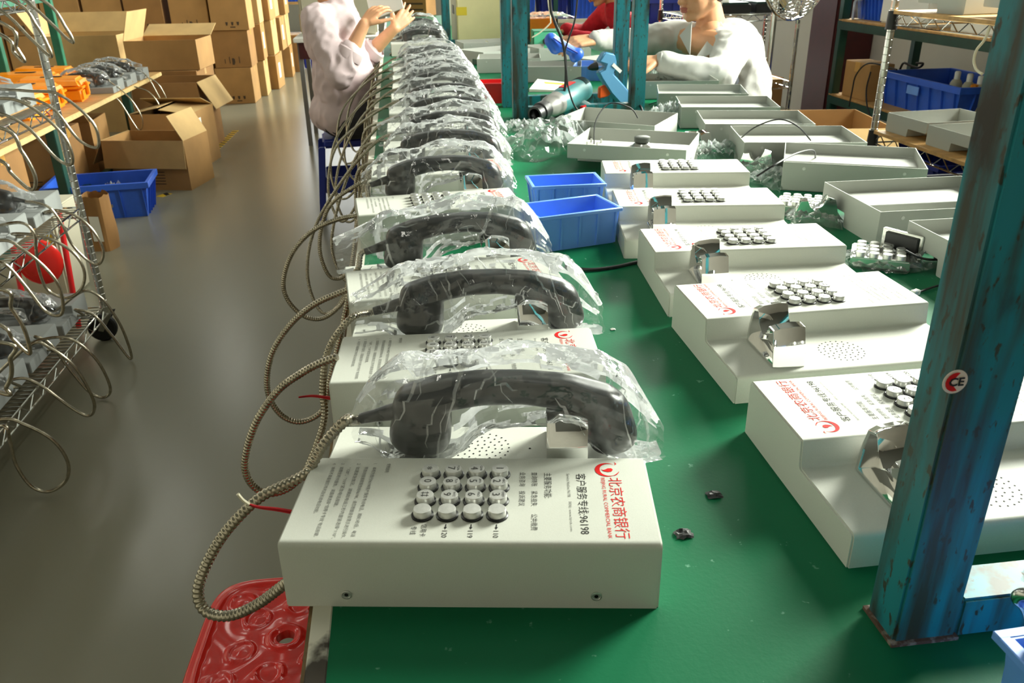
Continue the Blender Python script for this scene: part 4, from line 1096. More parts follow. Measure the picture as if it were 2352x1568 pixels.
for z in LZ[:3]:
    b = MB().box(RX0+0.03, RX1-0.055, RY0+0.02, RY1-0.02, z+0.001, z+0.009).build('deck_board', 'board', rack); b.location = (-(RX0+RX1)/2, -(RY0+RY1)/2, 0)
SH = {3: [([(97, 0), (153, 66), (168, 97), (150, 85), (115, 51), (56, 0)], 2.72), ([(26, 0), (84, 59), (112, 110), (118, 129), (108, 124), (71, 89), (0, 23)], 2.45), ([(0, 51), (38, 110), (56, 141), (33, 122), (0, 79)], 2.18)],
      2: [([(71, 209), (128, 214), (179, 247), (217, 288), (227, 327), (217, 339), (179, 319), (128, 255), (84, 230), (51, 227)], 2.72), ([(0, 226), (51, 235), (102, 268), (148, 314), (166, 357), (161, 378), (128, 362), (64, 293), (0, 260)], 2.45), ([(0, 293), (51, 349), (79, 400), (80, 430), (64, 432), (25, 396), (0, 368)], 2.18)],
      1: [([(82, 465), (115, 478), (143, 516), (166, 562), (204, 600), (229, 605), (237, 575), (217, 534), (179, 498), (133, 483), (102, 488)], 2.72), ([(46, 511), (77, 534), (82, 567), (89, 618), (110, 666), (153, 684), (186, 664), (194, 625), (173, 585), (128, 554), (77, 539), (28, 537)], 2.45), ([(0, 552), (51, 572), (102, 613), (135, 656), (145, 707), (133, 725), (102, 712), (64, 664), (25, 618), (0, 603)], 2.20), ([(0, 664), (26, 707), (54, 752), (69, 803), (63, 810), (29, 777), (0, 746)], 1.95), ([(0, 786), (23, 826), (26, 861), (14, 889), (0, 901)], 1.70)],
      0: [([(189, 669), (230, 682), (262, 722), (284, 762), (301, 812), (296, 821), (258, 772), (215, 723), (172, 711)], 2.72), ([(123, 775), (172, 783), (224, 829), (253, 889), (241, 912), (207, 901), (161, 849), (115, 789), (80, 773)], 2.45), ([(69, 792), (115, 799), (172, 843), (212, 912), (215, 944), (198, 954), (158, 932), (100, 889), (57, 869), (23, 875)], 2.20), ([(0, 963), (57, 975), (121, 1010), (155, 1059), (152, 1102), (115, 1128), (72, 1116), (37, 1067), (23, 1013), (9, 978)], 1.93)]}
SN = ['bottom', 'second', 'third', 'top']
for lv, rows in SH.items():
    for i, (pts, Y) in enumerate(rows):
        x = -1.285
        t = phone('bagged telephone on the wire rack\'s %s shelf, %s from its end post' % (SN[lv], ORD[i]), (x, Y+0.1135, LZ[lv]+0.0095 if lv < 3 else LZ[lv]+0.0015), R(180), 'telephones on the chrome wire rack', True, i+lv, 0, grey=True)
        g = world_of(t, GROM); e = world_of(t, (-PW, 0.10, 0.018))
        P = [ony(px, py, Y - 0.06 + 0.02*(k/len(pts))) for k, (px, py) in enumerate(pts)]
        P = [p_ if p_.x > -1.19 else Vector((-1.19, p_.y, max(p_.z, LZ[lv]+0.03))) for p_ in P]
        cord(t, P + [e+Vector((0.02, 0, 0)), e-Vector((0.01, 0, 0))], 0.0046, ribs=False, per=8)

# things on the floor behind the wire rack
t = thing('grey_tub', 'narrow grey plastic tub on the floor behind the wire rack', 'tub', (ony(163, 560, 3.30).x-0.125, 3.30, 0), R(-3))
MB().add([(-0.075, 0, 0), (0.075, 0, 0), (0.075, 0.2, 0), (-0.075, 0.2, 0), (-0.09, -0.015, 0.37), (0.09, -0.015, 0.37), (0.09, 0.215, 0.37), (-0.09, 0.215, 0.37)], [(3, 2, 1, 0), (4, 5, 6, 7), (0, 1, 5, 4), (1, 2, 6, 5), (2, 3, 7, 6), (3, 0, 4, 7)]).build('tub_body', 'beige_panel', t, bevel=0.008)
MB().box(-0.096, 0.096, -0.021, 0.221, 0.36, 0.378).build('rim', 'beige_panel', t, bevel=0.005)
MB().add([(0.045, -0.0118, 0.22), (0.07, -0.0118, 0.22), (0.07, -0.0142, 0.28), (0.045, -0.0142, 0.28)], [(0, 1, 2, 3)]).build('sticker', 'yellow_print', t)
t = thing('red_chair', 'small red plastic folding chair leaning behind the wire rack', 'chair', (ony(95, 610, 2.99).x, 2.96, 0), R(10))
q = MB(); ellipsoid(q, (0.0, 0.05, 0.26), (0.075, 0.018, 0.085)); q.build('backrest', 'red_plastic', t, smooth=True)
for x in (-0.085, 0.08): MB().tube([(x, 0.0, 0.011), (x+0.005, 0.05, 0.22), (x+0.01, 0.09, 0.42)], 0.010, 10).build('leg', 'red_bin', t, smooth=True)
MB().tube([(-0.085, 0.03, 0.13), (0.085, 0.03, 0.13)], 0.008, 8).build('stretcher', 'red_bin', t, smooth=True)
MB().tube([(-0.075, 0.09, 0.42), (0.0, 0.10, 0.43), (0.09, 0.09, 0.42)], 0.009, 8).build('top_rail', 'red_bin', t, smooth=True)
t = thing('kraft_sack', 'open brown paper sack with a white label on the floor', 'sack', onz(226, 585, 0) + Vector((0, 0.1, 0)), R(-15))
q = MB(); vs = []; K = 28; NN = 10
for i in range(NN):
    z = 0.26*i/(NN-1)
    for k in range(K):
        a = 2*math.pi*k/K; r = rsq(a, 0.058, 0.05, 7) * (1+0.08*noise.noise(Vector((math.cos(a)*2, math.sin(a)*2, z*9))) + 0.12*(i/(NN-1))**2*math.cos(2*a+0.7))
        vs.append((r*math.cos(a), r*math.sin(a), z + 0.02*(i/(NN-1))*noise.noise(Vector((math.cos(a)*3, math.sin(a)*3, 7)))))
fs = [tuple(range(K))[::-1]] + [(i*K+k, i*K+(k+1) % K, (i+1)*K+(k+1) % K, (i+1)*K+k) for i in range(NN-1) for k in range(K)]
q.add(vs, fs); q.build('sack_wall', 'cardboard_dark', t, smooth=True, angle=35)
MB().add([(-0.01, -0.0535, 0.05), (0.04, -0.0535, 0.05), (0.04, -0.0545, 0.17), (-0.01, -0.0545, 0.17)], [(0, 1, 2, 3)]).build('white_label', 'paper', t)
bt = bin_thing('storage_crate', 'blue plastic crate on the floor holding bagged parts', 'crate', (-1.63, 4.63, 0), R(6), 0.50, 0.30, 0.185, 'blue_plastic', ribs=5, rim=0.03, lip=0.012, th=0.006, endribs=4)
crumple('parts_bag', 'grey clear bag of small parts heaped in the floor crate', (-1.58, 4.63, 0.02), (0.16, 0.11, 0.13), 4, 'wrap_film', 'bag')
crumple('parts_bag', 'second clear bag of parts at the crate\'s shaded end', (-1.77, 4.62, 0.02), (0.08, 0.10, 0.10), 8, 'wrap_film', 'bag')
q = MB(); rr = random.Random(9)
for k in range(70): q.cbox((rr.uniform(-0.14, 0.12), rr.uniform(-0.07, 0.07), rr.uniform(0.02, 0.13)), (0.03, 0.02, 0.015), Matrix.Rotation(rr.uniform(0, 3), 4, 'Z'))
o = tag(q.build('small_parts', 'tool_grey'), 'loose grey parts inside the bags of the floor crate', 'parts'); o['kind'] = 'stuff'; o.location = (-1.62, 4.63, 0)

# ------------------------------------------------------------------ green bench-rack with orange and grey telephones
GX0, GX1, GY0, GY1, GZ = -2.38, -1.72, 3.3, 6.45, 0.52
t = thing('green_rack', 'green steel rack with a wooden shelf edge behind the wire rack', 'rack', ((GX0+GX1)/2, 5.0, 0))
def gp(n, m, x0, x1, y0, y1, z0, z1): return MB().box(x0-(GX0+GX1)/2, x1-(GX0+GX1)/2, y0-5.0, y1-5.0, z0, z1).build(n, m, t, bevel=0.003)
gp('shelf_board', 'board', GX0, GX1+0.02, GY0, GY1, GZ-0.02, GZ)
gp('board_edge', 'board_edge', GX1+0.02, GX1+0.026, GY0, GY1, GZ-0.024, GZ+0.001)
for y in (3.35, 4.42, 5.70): gp('leg', 'green_dark', GX1-0.05, GX1-0.005, y, y+0.05, 0, GZ-0.02)
for y in (4.40, 5.46, 6.38): gp('rear_post', 'green_paint', GX0+0.02, GX0+0.07, y, y+0.05, 0, 1.6)
gp('low_beam', 'green_dark', GX1-0.05, GX1-0.01, 3.4, 5.7, 0.09, 0.13)
gp('top_beam', 'green_paint', GX0+0.02, GX0+0.06, GY0, GY1, 1.0, 1.05)
gp('upper_board', 'board', GX0-0.4, GX0+0.1, GY0, GY1, 1.05, 1.07)
def orange_phone(label, x, y, rz, z=GZ):
    t = thing('orange_telephone', label, 'telephone', (x, y, z), rz, 'orange telephones on the green rack')
    MB().box(-0.17, 0.17, -0.11, 0.11, 0, 0.075).build('case', 'orange_plastic', t, bevel=0.014, seg=3)
    l = MB(); l.add([(-0.175, -0.115, 0.078), (0.175, -0.115, 0.078), (0.175, 0.115, 0.078), (-0.175, 0.115, 0.078), (-0.15, -0.09, 0.135), (0.155, -0.09, 0.125), (0.155, 0.09, 0.125), (-0.15, 0.09, 0.135)], [(3, 2, 1, 0), (4, 5, 6, 7), (0, 1, 5, 4), (1, 2, 6, 5), (2, 3, 7, 6), (3, 0, 4, 7)]); l.build('lid', 'orange_plastic', t, bevel=0.014, seg=3)
    MB().box(-0.178, 0.178, -0.118, 0.118, 0.072, 0.084).build('seam_rim', 'orange_plastic', t, bevel=0.003)
    MB().box(0.172, 0.188, -0.02, 0.02, 0.03, 0.10).build('latch', 'orange_plastic', t, bevel=0.004)
    MB().box(-0.05, 0.06, -0.012, 0.012, 0.1315, 0.1345).build('grip_slot', 'hole', t)
    return t
for x, y, a, d in ((-1.965, 5.17, 8, 'at the board edge, latch in view'), (-2.0, 4.88, 5, 'beside the wire rack post'), (-2.20, 5.43, 6, 'between the latched one and grey telephones'), (-2.0, 4.6, -4, 'mostly hidden by a bagged handset'), (-2.20, 5.72, 4, 'farthest back beside the green post')):
    orange_phone('orange plastic telephone case on the green rack, ' + d, x, y, R(a))
GL = [([(251, 186), (281, 209), (306, 235), (325, 268), (327, 290), (320, 299), (308, 285), (280, 240), (258, 212)], 5.52), ([(275, 172), (297, 192), (303, 225), (312, 262), (330, 285), (352, 287), (368, 265), (365, 240), (340, 210), (300, 196)], 5.80), ([(303, 157), (335, 172), (360, 212), (378, 248), (387, 256), (383, 228), (365, 195), (345, 180)], 6.10)]
for i, (pts, Y) in enumerate(GL):
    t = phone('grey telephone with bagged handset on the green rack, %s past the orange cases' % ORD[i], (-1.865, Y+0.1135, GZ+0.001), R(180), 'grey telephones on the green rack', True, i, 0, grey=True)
    cord(t, [ony(px, py, Y-0.04) for px, py in pts] + [world_of(t, (-PW, 0.1, 0.02))], 0.0046, ribs=False, per=6)

# ------------------------------------------------------------------ cartons
def carton(label, x, y, z, rz, L, D, H, m='cardboard', open_top=None, group=None, seam=True, marks=True, sticker=None, mark_kind=0):
    # x, y: front right corner of the footprint; L to the left, D to the back
    t = thing('carton', label, 'carton', (x, y, z), rz, group)
    th = 0.005
    if open_top is None:
        MB().box(-L, 0, 0, D, 0, H).build('box_body', m, t, bevel=0.003, seg=1)
        if seam:
            MB().box(-L-0.0008, 0.0008, D/2-0.025, D/2+0.025, H-0.05, H+0.0012).build('tape_strip', 'packing_tape', t)
    else:
        q = MB()
        q.box(-L, 0, 0, th, 0, H); q.box(-L, 0, D-th, D, 0, H); q.box(-L, -L+th, th, D-th, 0, H); q.box(-th, 0, th, D-th, 0, H); q.box(-L+th, -th, th, D-th, 0, th)
        q.build('box_walls', m, t)
        fl = min(L, D)/2
        def flap(n, pos, axis, ang, ln, wd):
            f = MB().box(0, ln, 0, wd, 0, 0.004).build('flap', 'cardboard_pale', t)
            M = {'r': Matrix.Translation((0, 0, H)) @ Matrix.Rotation(-ang, 4, 'Y'), 'l': Matrix.Translation((-L, D, H)) @ Matrix.Rotation(R(180), 4, 'Z') @ Matrix.Rotation(-ang, 4, 'Y'),
                 'f': Matrix.Translation((-L, 0, H)) @ Matrix.Rotation(R(-90), 4, 'Z') @ Matrix.Rotation(-ang, 4, 'Y'), 'b': Matrix.Translation((0, D, H)) @ Matrix.Rotation(R(90), 4, 'Z') @ Matrix.Rotation(-ang, 4, 'Y')}[axis]
            f.matrix_local = M
        for ax, ang in open_top.items():
            flap('flap', None, ax, R(ang), fl, D if ax in 'rl' else L)
    if marks:
        k = MB()
        if mark_kind == 0:
            for j in range(3):
                cx = -L*0.62+j*L*0.15; k.add([(cx, -0.001, H*0.22), (cx+L*0.07, -0.001, H*0.22), (cx+L*0.055, -0.001, H*0.13), (cx+L*0.015, -0.001, H*0.13)], [(0, 1, 2, 3)])
            k.box(-L*0.5, -L*0.36, -0.001, 0, H*0.07, H*0.10)
        elif mark_kind == 1:
            for j in range(4): k.box(-L*0.72+j*L*0.13, -L*0.70+j*L*0.13, -0.001, 0, H*0.12, H*(0.30 if j % 2 else 0.24))
            k.box(-L*0.52, -L*0.46, -0.001, 0, H*0.08, H*0.26)
        else:
            for j in range(5): k.box(-L*0.8, -L*0.3, -0.001, 0, H*(0.12+0.06*j), H*(0.135+0.06*j))
        o = k.build('printed_marks', 'carton_print', t); o['kind'] = 'stuff'
    if sticker:
        u, v, w, h_ = sticker
        MB().box(0, 0.0012, u*D, u*D+w, v*H, v*H+h_).build('paper_sticker', 'paper', t)
    return t
rr = random.Random(21)
CWD, CHT = 0.338, 0.328
for c in range(7):
    for l in range(4):
        j = rr.uniform(-1.0, 1.0)
        x = -1.392 - c*(CWD+0.014) + rr.uniform(-0.006, 0.006) + (0.02*l if c < 2 else 0)
        carton('brown carton in the floor stack, %s column from the aisle, %s layer up' % (ORD[c], ORD[l]), x, 8.36+rr.uniform(-0.01, 0.02) + 0.004*c, l*CHT, R(j), CWD-0.006, 0.36, CHT-0.003, ('cardboard', 'cardboard_dark', 'cardboard')[(c+l) % 3], group='stacked cartons by the aisle', mark_kind=(c+l) % 2)
for r_, (Y, X, n) in enumerate(((8.80, -1.345, 4), (9.28, -1.30, 4), (9.76, -1.28, 4), (10.25, -1.26, 3))):
    for l in range(n):
        carton('brown carton in the aisle row behind the stack, %s row back, %s layer up' % (ORD[r_], ORD[l]), X+rr.uniform(-0.03, 0.03), Y+rr.uniform(0, 0.03), l*0.34, R(rr.uniform(-3, 3)), 0.45, 0.38, 0.337, ('cardboard_pale', 'cardboard')[(r_+l) % 2], group='cartons lining the aisle', mark_kind=1, sticker=(0.3, 0.3, 0.1, 0.15) if (r_+l) % 2 else None)
carton('tall narrow carton standing at the end of the aisle cartons', -1.19, 10.75, 0, 0, 0.16, 0.4, 0.42, 'cardboard_dark', marks=False)
# nearer cartons between the racks
carton('open-topped carton with dark printed band on the aisle floor', -1.275, 5.04, 0, R(-13), 0.50, 0.32, 0.29, 'cardboard', {'r': 118, 'l': -60, 'f': -83}, mark_kind=2)
carton('half-open carton with white label behind the banded open one', -1.335, 5.56, 0, R(-9), 0.40, 0.40, 0.36, 'cardboard', {'l': 168, 'r': 172, 'b': 160}, sticker=(0.15, 0.62, 0.10, 0.09), marks=False)
carton('carton with a pale side flap behind the white-labelled one', -1.40, 6.16, 0, R(-6), 0.50, 0.42, 0.475, 'cardboard_dark', {'r': -60}, marks=False)
carton('closed carton under the one with a raised flap', -1.50, 6.66, 0, R(-4), 0.58, 0.46, 0.50, 'cardboard_dark', marks=False)
carton('open carton with one tall raised flap on top of another', -1.475, 6.68, 0.503, R(-4), 0.52, 0.42, 0.21, 'cardboard', {'l': 108, 'b': 20}, marks=False)
carton('small open carton behind the orange telephone cases', -2.15, 7.1, 0, R(-3), 0.60, 0.40, 0.73, 'cardboard_pale', {'b': 45, 'l': 60}, marks=False)
carton('carton standing under the green rack shelf', -1.86, 4.78, 0.0, R(0), 0.42, 0.36, 0.40, 'cardboard_dark', mark_kind=2)
carton('second carton under the green rack shelf, by the leg', -1.84, 5.25, 0.0, R(3), 0.46, 0.36, 0.38, 'cardboard', {'f': 40}, marks=False)
carton('carton under the green rack behind the wire rack', -1.86, 3.9, 0.0, R(-2), 0.45, 0.4, 0.44, 'cardboard_dark', marks=False)

# ------------------------------------------------------------------ right side: wire rack with housings
rackR = wire_rack('chrome wire rack holding open grey housings beside the bench', 1.672, 2.12, 1.35, 2.82, [0.22, 0.632, 1.03], 1.9, casters=False)
for z in (0.632, 1.03):
    b = MB().box(1.672-0.012, 2.12, 1.37, 2.80, z+0.001, z+0.012).build('deck_board', 'board', rackR); b.location = (-(1.672+2.12)/2, -(1.35+2.82)/2, 0)
for i, (y, a) in enumerate(((2.69, 4), (2.445, 3), (2.20, 2), (1.95, 0))):
    housing('open grey phone housing on the wire rack shelf, %s from its end post' % ORD[i], 1.845, y, a, 'housings on the wire rack shelf', True, 0.6445)
for i, (x, y) in enumerate(((1.84, 2.62), (1.86, 2.32))):
    housing('open grey phone housing on the wire rack top shelf, %s from its end post' % ORD[i], x, y, 6-10*i, 'housings on the wire rack top shelf', False, 1.0425)
def crate(label, x, y, z, rz, L, W, H, m='navy_plastic', group=None):
    return bin_thing('storage_crate', label, 'crate', (x, y, z), rz, L, W, H, m, group, ribs=7, rim=0.03, lip=0.012, th=0.006, endribs=4)
crate('dark blue crate under the chrome rack nearest the bench', 1.92, 2.45, 0.23, R(90), 0.55, 0.36, 0.26, 'dark_crate')
crate('dark blue crate under the chrome rack beyond the first', 1.90, 1.80, 0.23, R(90), 0.55, 0.36, 0.26, 'dark_crate')
carton('tall open brown carton on the floor beside the bench housings', 1.93, 3.10, 0, R(-9), 0.34, 0.46, 0.585, 'cardboard', {'f': -50, 'l': -70}, marks=False)
# ------------------------------------------------------------------ green rack along the right wall
QX, QY0, QY1 = 2.45, 2.4, 4.68
t = thing('shelving_rack', 'dark green steel rack against the right wall', 'rack', (QX+0.25, 3.5, 0))
def qp(n, m, x0, x1, y0, y1, z0, z1): return MB().box(x0-QX-0.25, x1-QX-0.25, y0-3.5, y1-3.5, z0, z1).build(n, m, t, bevel=0.003)
for y in (QY0, QY1-0.045):
    qp('post', 'green_dark', QX, QX+0.045, y, y+0.045, 0, 1.7)
    qp('post', 'green_dark', QX+0.46, QX+0.505, y, y+0.045, 0, 1.7)
qp('back_post', 'green_dark', QX+0.46, QX+0.505, 3.90, 3.95, 0, 1.7)
for z in (0.10, 0.485, 0.885):
    qp('front_beam', 'green_dark', QX-0.002, QX+0.03, QY0, QY1, z-0.055, z-0.012); qp('rear_beam', 'green_dark', QX+0.475, QX+0.505, QY0, QY1, z-0.055, z-0.012)
    qp('shelf_board', 'board', QX-0.002, QX+0.5, QY0+0.01, QY1-0.01, z-0.012, z)
c = crate('long blue crate of spray cans on the green wall rack', 2.73, 3.95, 0.485, R(90), 0.66, 0.38, 0.165, 'blue_plastic')
MB().box(-0.02, 0.08, 0.198, 0.202, 0.085, 0.125).build('label_holder', 'blue_light', c)
crate('second blue crate on the wall rack behind the teal post', 2.74, 3.15, 0.485, R(90), 0.62, 0.38, 0.165, 'blue_plastic')
crate('blue crate low on the wall rack below the spray cans', 2.68, 3.9, 0.10, R(90), 0.62, 0.38, 0.20, 'navy_plastic')
crate('blue crate low on the wall rack towards the teal post', 2.68, 3.15, 0.10, R(90), 0.62, 0.38, 0.20, 'navy_plastic')
for i, (x, y) in enumerate(((2.66, 3.84), (2.66, 3.745), (2.66, 3.665))):
    k = thing('spray_can', 'white-capped spray can standing in the long blue crate', 'spray can', (x, y, 0.494), 0, 'spray cans in the blue crate')
    MB().lathe([(0.026, 0), (0.027, 0.005), (0.027, 0.145), (0.02, 0.158), (0.012, 0.165)], 20).build('can', 'beige_panel', k, smooth=True, angle=35)
    MB().lathe([(0.014, 0.163), (0.014, 0.195), (0.010, 0.20), (0, 0.20)], 16).build('cap', 'white_plastic', k, smooth=True, angle=40)
k = thing('spray_can', 'orange-topped can beside the white-capped spray cans', 'spray can', (2.64, 3.60 + 0.07, 0.494)); MB().lathe([(0.024, 0), (0.025, 0.12), (0.02, 0.13)], 18).build('can', 'beige_panel', k, smooth=True, angle=35); MB().lathe([(0.019, 0.13), (0.019, 0.16), (0, 0.165)], 18).build('cap', 'orange_plastic', k, smooth=True, angle=40)
o = tag(MB().box(-0.09, 0.09, -0.06, 0.06, 0, 0.17).build('maroon_box', 'dark_red', bevel=0.006), 'dark maroon box standing in the second blue crate', 'box'); o.location = (2.68, 3.40, 0.494)
for i, (px0, px1, lab) in enumerate((((2113, 224), (2158, 234), 'red and white screwdriver lying before the blue crate'), ((2192, 218), (2240, 232), 'red tool handle lying before the blue crate'))):
    A, B = onz(*px0, 0.70), onz(*px1, 0.70); A = onx(*px0, 2.478); B = onx(*px1, 2.478); A.z = B.z = 0.4975
    k = thing('screwdriver', lab, 'screwdriver', (A.x, A.y, A.z)); d = B-A
    MB().tube([Vector((0, 0, 0)), d*0.8], 0.012, 10).build('handle', 'red_bin', k, smooth=True); MB().tube([d*0.8, d*1.3], 0.005, 8).build('shaft', 'white_plastic' if i == 0 else 'chrome_rough', k, smooth=True)
carton('flat brown carton standing beside the long blue crate', 2.62, 4.32, 0.485, R(0), 0.14, 0.26, 0.19, 'cardboard', marks=False)
def wcable(name, pts, r, lab, m='cable_black'): return tag(MB().tube(spline(pts, 8), r, 7).build(name, m, smooth=True), lab, 'cable')
wcable('black_cable', [onx(2060, 160, 2.44), onx(2010, 146, 2.44), onx(1985, 150, 2.42), onx(1965, 175, 2.42), onx(1957, 210, 2.42), onx(1950, 245, 2.42)], 0.004, 'thin black cable hanging over the carton on the wall rack')
wcable('black_cable', [onx(2000, 165, 2.41), onx(1990, 205, 2.41), onx(1992, 245, 2.41), onx(2002, 275, 2.41)], 0.004, 'black cable dangling in front of the wall rack shelf')
wcable('black_cable', [onx(2065, 165, 2.70), onx(2075, 145, 2.70), onx(2090, 150, 2.70), onx(2110, 155, 2.70), onx(2120, 146, 2.70), onx(2105, 145, 2.70)], 0.006, 'coiled black cable hanging at the rack back post')
wcable('white_cable', [onx(2274, 60, 1.66), onx(2262, 90, 1.66), onx(2243, 115, 1.66), onx(2237, 140, 1.66), onx(2243, 160, 1.66), onx(2256, 170, 1.66)], 0.004, 'white cable hanging from the chrome rack beside the teal post', 'wire_cream')
# on top of the wall rack
k = thing('foam_box', 'white foam box on the wall rack top shelf', 'box', (2.50, 3.92, 0.885)); MB().box(0, 0.36, 0, 0.42, 0, 0.20).build('foam_body', 'foam_white', k, bevel=0.008); MB().box(-0.004, 0.364, -0.004, 0.424, 0.20, 0.24).build('foam_lid', 'foam_white', k, bevel=0.008)
k = thing('white_carton', 'white carton beside the orange case on the wall rack', 'carton', (2.52, 3.40, 0.885)); MB().box(0, 0.3, 0, 0.36, 0, 0.10).build('box_body', 'paper', k, bevel=0.004); MB().box(-0.001, 0.301, 0.15, 0.2, 0.05, 0.1015).build('tape_strip', 'packing_tape', k)
orange_phone('orange plastic telephone case on the wall rack', 2.62, 3.18, R(90), 0.885)
crate('blue crate at the far end of the wall rack top shelf', 2.68, 4.50, 0.885, R(90), 0.24, 0.32, 0.14, 'blue_plastic')
k = thing('glass_jar', 'clear jar standing at the end of the wall rack', 'jar', (2.50, 4.56, 0.885)); MB().lathe([(0.03, 0), (0.035, 0.01), (0.035, 0.09), (0.028, 0.10)], 20).build('jar_body', 'wrap_film', k, smooth=True); MB().lathe([(0.03, 0.10), (0.03, 0.115), (0, 0.115)], 20).build('lid', 'chrome_rough', k, smooth=True, angle=40)
# ------------------------------------------------------------------ second wire rack behind the worker in white
r2 = wire_rack('chrome wire rack behind the worker in white', 1.62, 2.30, 4.86, 5.32, [0.18, 0.525, 0.905], 1.6, casters=False, wires='y')
b = MB().box(1.65, 2.24, 4.84, 5.3, 0.526, 0.545).build('deck_board', 'board', r2); b.location = (-(1.62+2.30)/2, -(4.86+5.32)/2, 0)
k = thing('wood_block', 'pale wooden block under grey sheets on the wire rack', 'block', (1.98, 4.92, 0.5455)); MB().box(0, 0.14, 0, 0.3, 0, 0.07).build('block_body', 'board_edge', k, bevel=0.003); MB().box(0.001, 0.139, -0.0008, 0.3, 0.03, 0.034).build('saw_groove', 'board', k)
for i in range(4):
    o = tag(MB().box(-0.17+0.03*i, 0.20-0.02*i, 0, 0.3-0.02*i, 0, 0.045-0.006*i).build('grey_sheet', ('phone_paint', 'beige_panel', 'tool_grey', 'tool_grey')[i], bevel=0.003), 'flat grey panel in the pile on the wire rack, %s from bottom' % ORD[i], 'panel', 'grey panels on the wire rack'); o.location = (1.96, 4.90, 0.6156+sum(0.0455-0.006*j for j in range(i))); o.rotation_euler = (0, 0, R(-4+3*i))
k = thing('paper_roll', 'white paper roll on the wire rack behind the worker', 'roll', (1.78, 5.0, 0.957)); MB().lathe([(0.018, -0.13), (0.05, -0.13), (0.05, 0.13), (0.018, 0.13)], 24, Matrix.Rotation(R(90), 4, 'Y')).build('paper_body', 'paper', k, smooth=True, angle=40); MB().lathe([(0.018, -0.135), (0.018, 0.135)], 14, Matrix.Rotation(R(90), 4, 'Y')).build('core', 'cardboard', k, smooth=True)
crate('navy crate standing on the floor behind the worker in white', 1.85, 5.75, 0.0, R(0), 0.5, 0.36, 0.32, 'navy_plastic')
for i in range(2): crate('navy crate stacked behind the worker in white, %s up' % ORD[i+1], 1.85, 5.75, 0.325*(i+1), R(0), 0.5, 0.36, 0.32, 'navy_plastic')
carton('closed carton behind the chrome rack and worker', 2.6, 5.6, 0, R(3), 0.45, 0.4, 0.45, 'cardboard_dark', marks=False)
for i, z in enumerate((0.907,)):
    for j, x in enumerate((1.95, 2.16)):
        o = thing('circuit_tray', 'dark tray of boards on the rack top behind the worker, %s one' % ORD[j], 'tray', (x, 5.08, z)); MB().box(-0.09, 0.09, -0.14, 0.14, 0, 0.05).build('tray_body', 'tool_black', o, bevel=0.004); MB().box(-0.08, 0.08, -0.13, 0.13, 0.05, 0.06).build('board_layer', 'green_dark', o)
# ------------------------------------------------------------------ pedestal fan
fc = ony(1832, -75, 4.15)
k = thing('pedestal_fan', 'chrome-guarded pedestal fan behind the worker in white', 'fan', (fc.x, fc.y, 0), R(25))
g = MB(); RF = 0.235
for r_ in [0.05+0.0165*i for i in range(12)]:
    for s in (-1, 1):
        yb2 = s*0.075*math.sqrt(max(0, 1-(r_/RF)**2)) if r_ < RF else 0
        g.tube([(r_*math.cos(a), yb2, fc.z + r_*math.sin(a)) for a in [2*math.pi*q/40 for q in range(40)]], 0.0018, 5, closed=True)
for q in range(24):
    a = 2*math.pi*q/24
    for s in (-1, 1): g.tube([(r_*math.cos(a), s*0.075*math.sqrt(max(0, 1-(r_/RF)**2)), fc.z+r_*math.sin(a)) for r_ in (0.05, 0.12, 0.18, 0.215, RF)], 0.0016, 4)
o = g.build('guard', 'chrome', k); o['kind'] = 'stuff'
MB().tube([(RF*math.cos(a), 0, fc.z+RF*math.sin(a)) for a in [2*math.pi*q/48 for q in range(48)]], 0.007, 8, closed=True).build('guard_ring', 'chrome', k, smooth=True)
for q in range(3):
    a0 = 2*math.pi*q/3; bl = MB(); n = 8
    vs = []
    for i in range(n):
        r_ = 0.03+0.17*i/(n-1)
        for d in (-0.45, 0.45): vs.append((r_*math.cos(a0+d*(0.6+0.4*i/n)), d*0.05, fc.z+r_*math.sin(a0+d*(0.6+0.4*i/n))))
    bl.add(vs, [(2*i, 2*i+1, 2*i+3, 2*i+2) for i in range(n-1)]); bl.build('blade', 'fan_tan', k, smooth=True)
MB().lathe([(0.04, -0.02), (0.06, 0.01), (0.06, 0.13), (0.03, 0.15)], 20, Matrix.Translation((0, 0.04, fc.z)) @ Matrix.Rotation(R(-90), 4, 'X')).build('motor', 'fan_tan', k, smooth=True)
MB().tube([(0, 0.11, 0.03), (0, 0.11, fc.z)], 0.014, 12).build('pole', 'chrome_rough', k, smooth=True)
MB().lathe([(0.2, 0), (0.2, 0.015), (0.05, 0.035), (0.02, 0.06)], 32, Matrix.Translation((0, 0.11, 0))).build('base', 'tool_black', k, smooth=True, angle=40)
# ------------------------------------------------------------------ far end of the hall
t = thing('bin_rack', 'far steel rack of blue bins beyond the worker in red', 'rack', (1.5, 8.3, 0))
for x in (-0.75, 0.0, 0.75):
    for y in (0, 0.4): MB().box(x-0.02, x+0.02, y, y+0.04, 0, 1.8).build('post', 'green_dark', t)
for z in (0.3, 0.68, 1.06, 1.44): MB().box(-0.77, 0.77, 0, 0.44, z-0.03, z).build('shelf', 'beige_panel', t)
n = 0
for r_, z in enumerate((0.3, 0.68, 1.06)):
    for c in range(5):
        crate('blue bin on the far rack, %s shelf, %s along' % (ORD[r_], ORD[c]), 0.87+0.31*c, 8.5, z+0.001, 0, 0.26, 0.34, 0.22, 'blue_plastic' if (c+r_) % 3 else 'navy_plastic', 'blue bins on the far rack')
t = thing('bin_rack', 'green steel rack of blue bins at the far end of the aisle', 'rack', (-1.05, 11.7, 0))
for x in (-0.5, 0.5):
    for y in (0, 0.5): MB().box(x-0.02, x+0.02, y, y+0.04, 0, 1.7).build('post', 'green_dark', t)
for z in (0.35, 0.75, 1.15): MB().box(-0.52, 0.52, 0, 0.54, z-0.03, z).build('shelf', 'board', t)
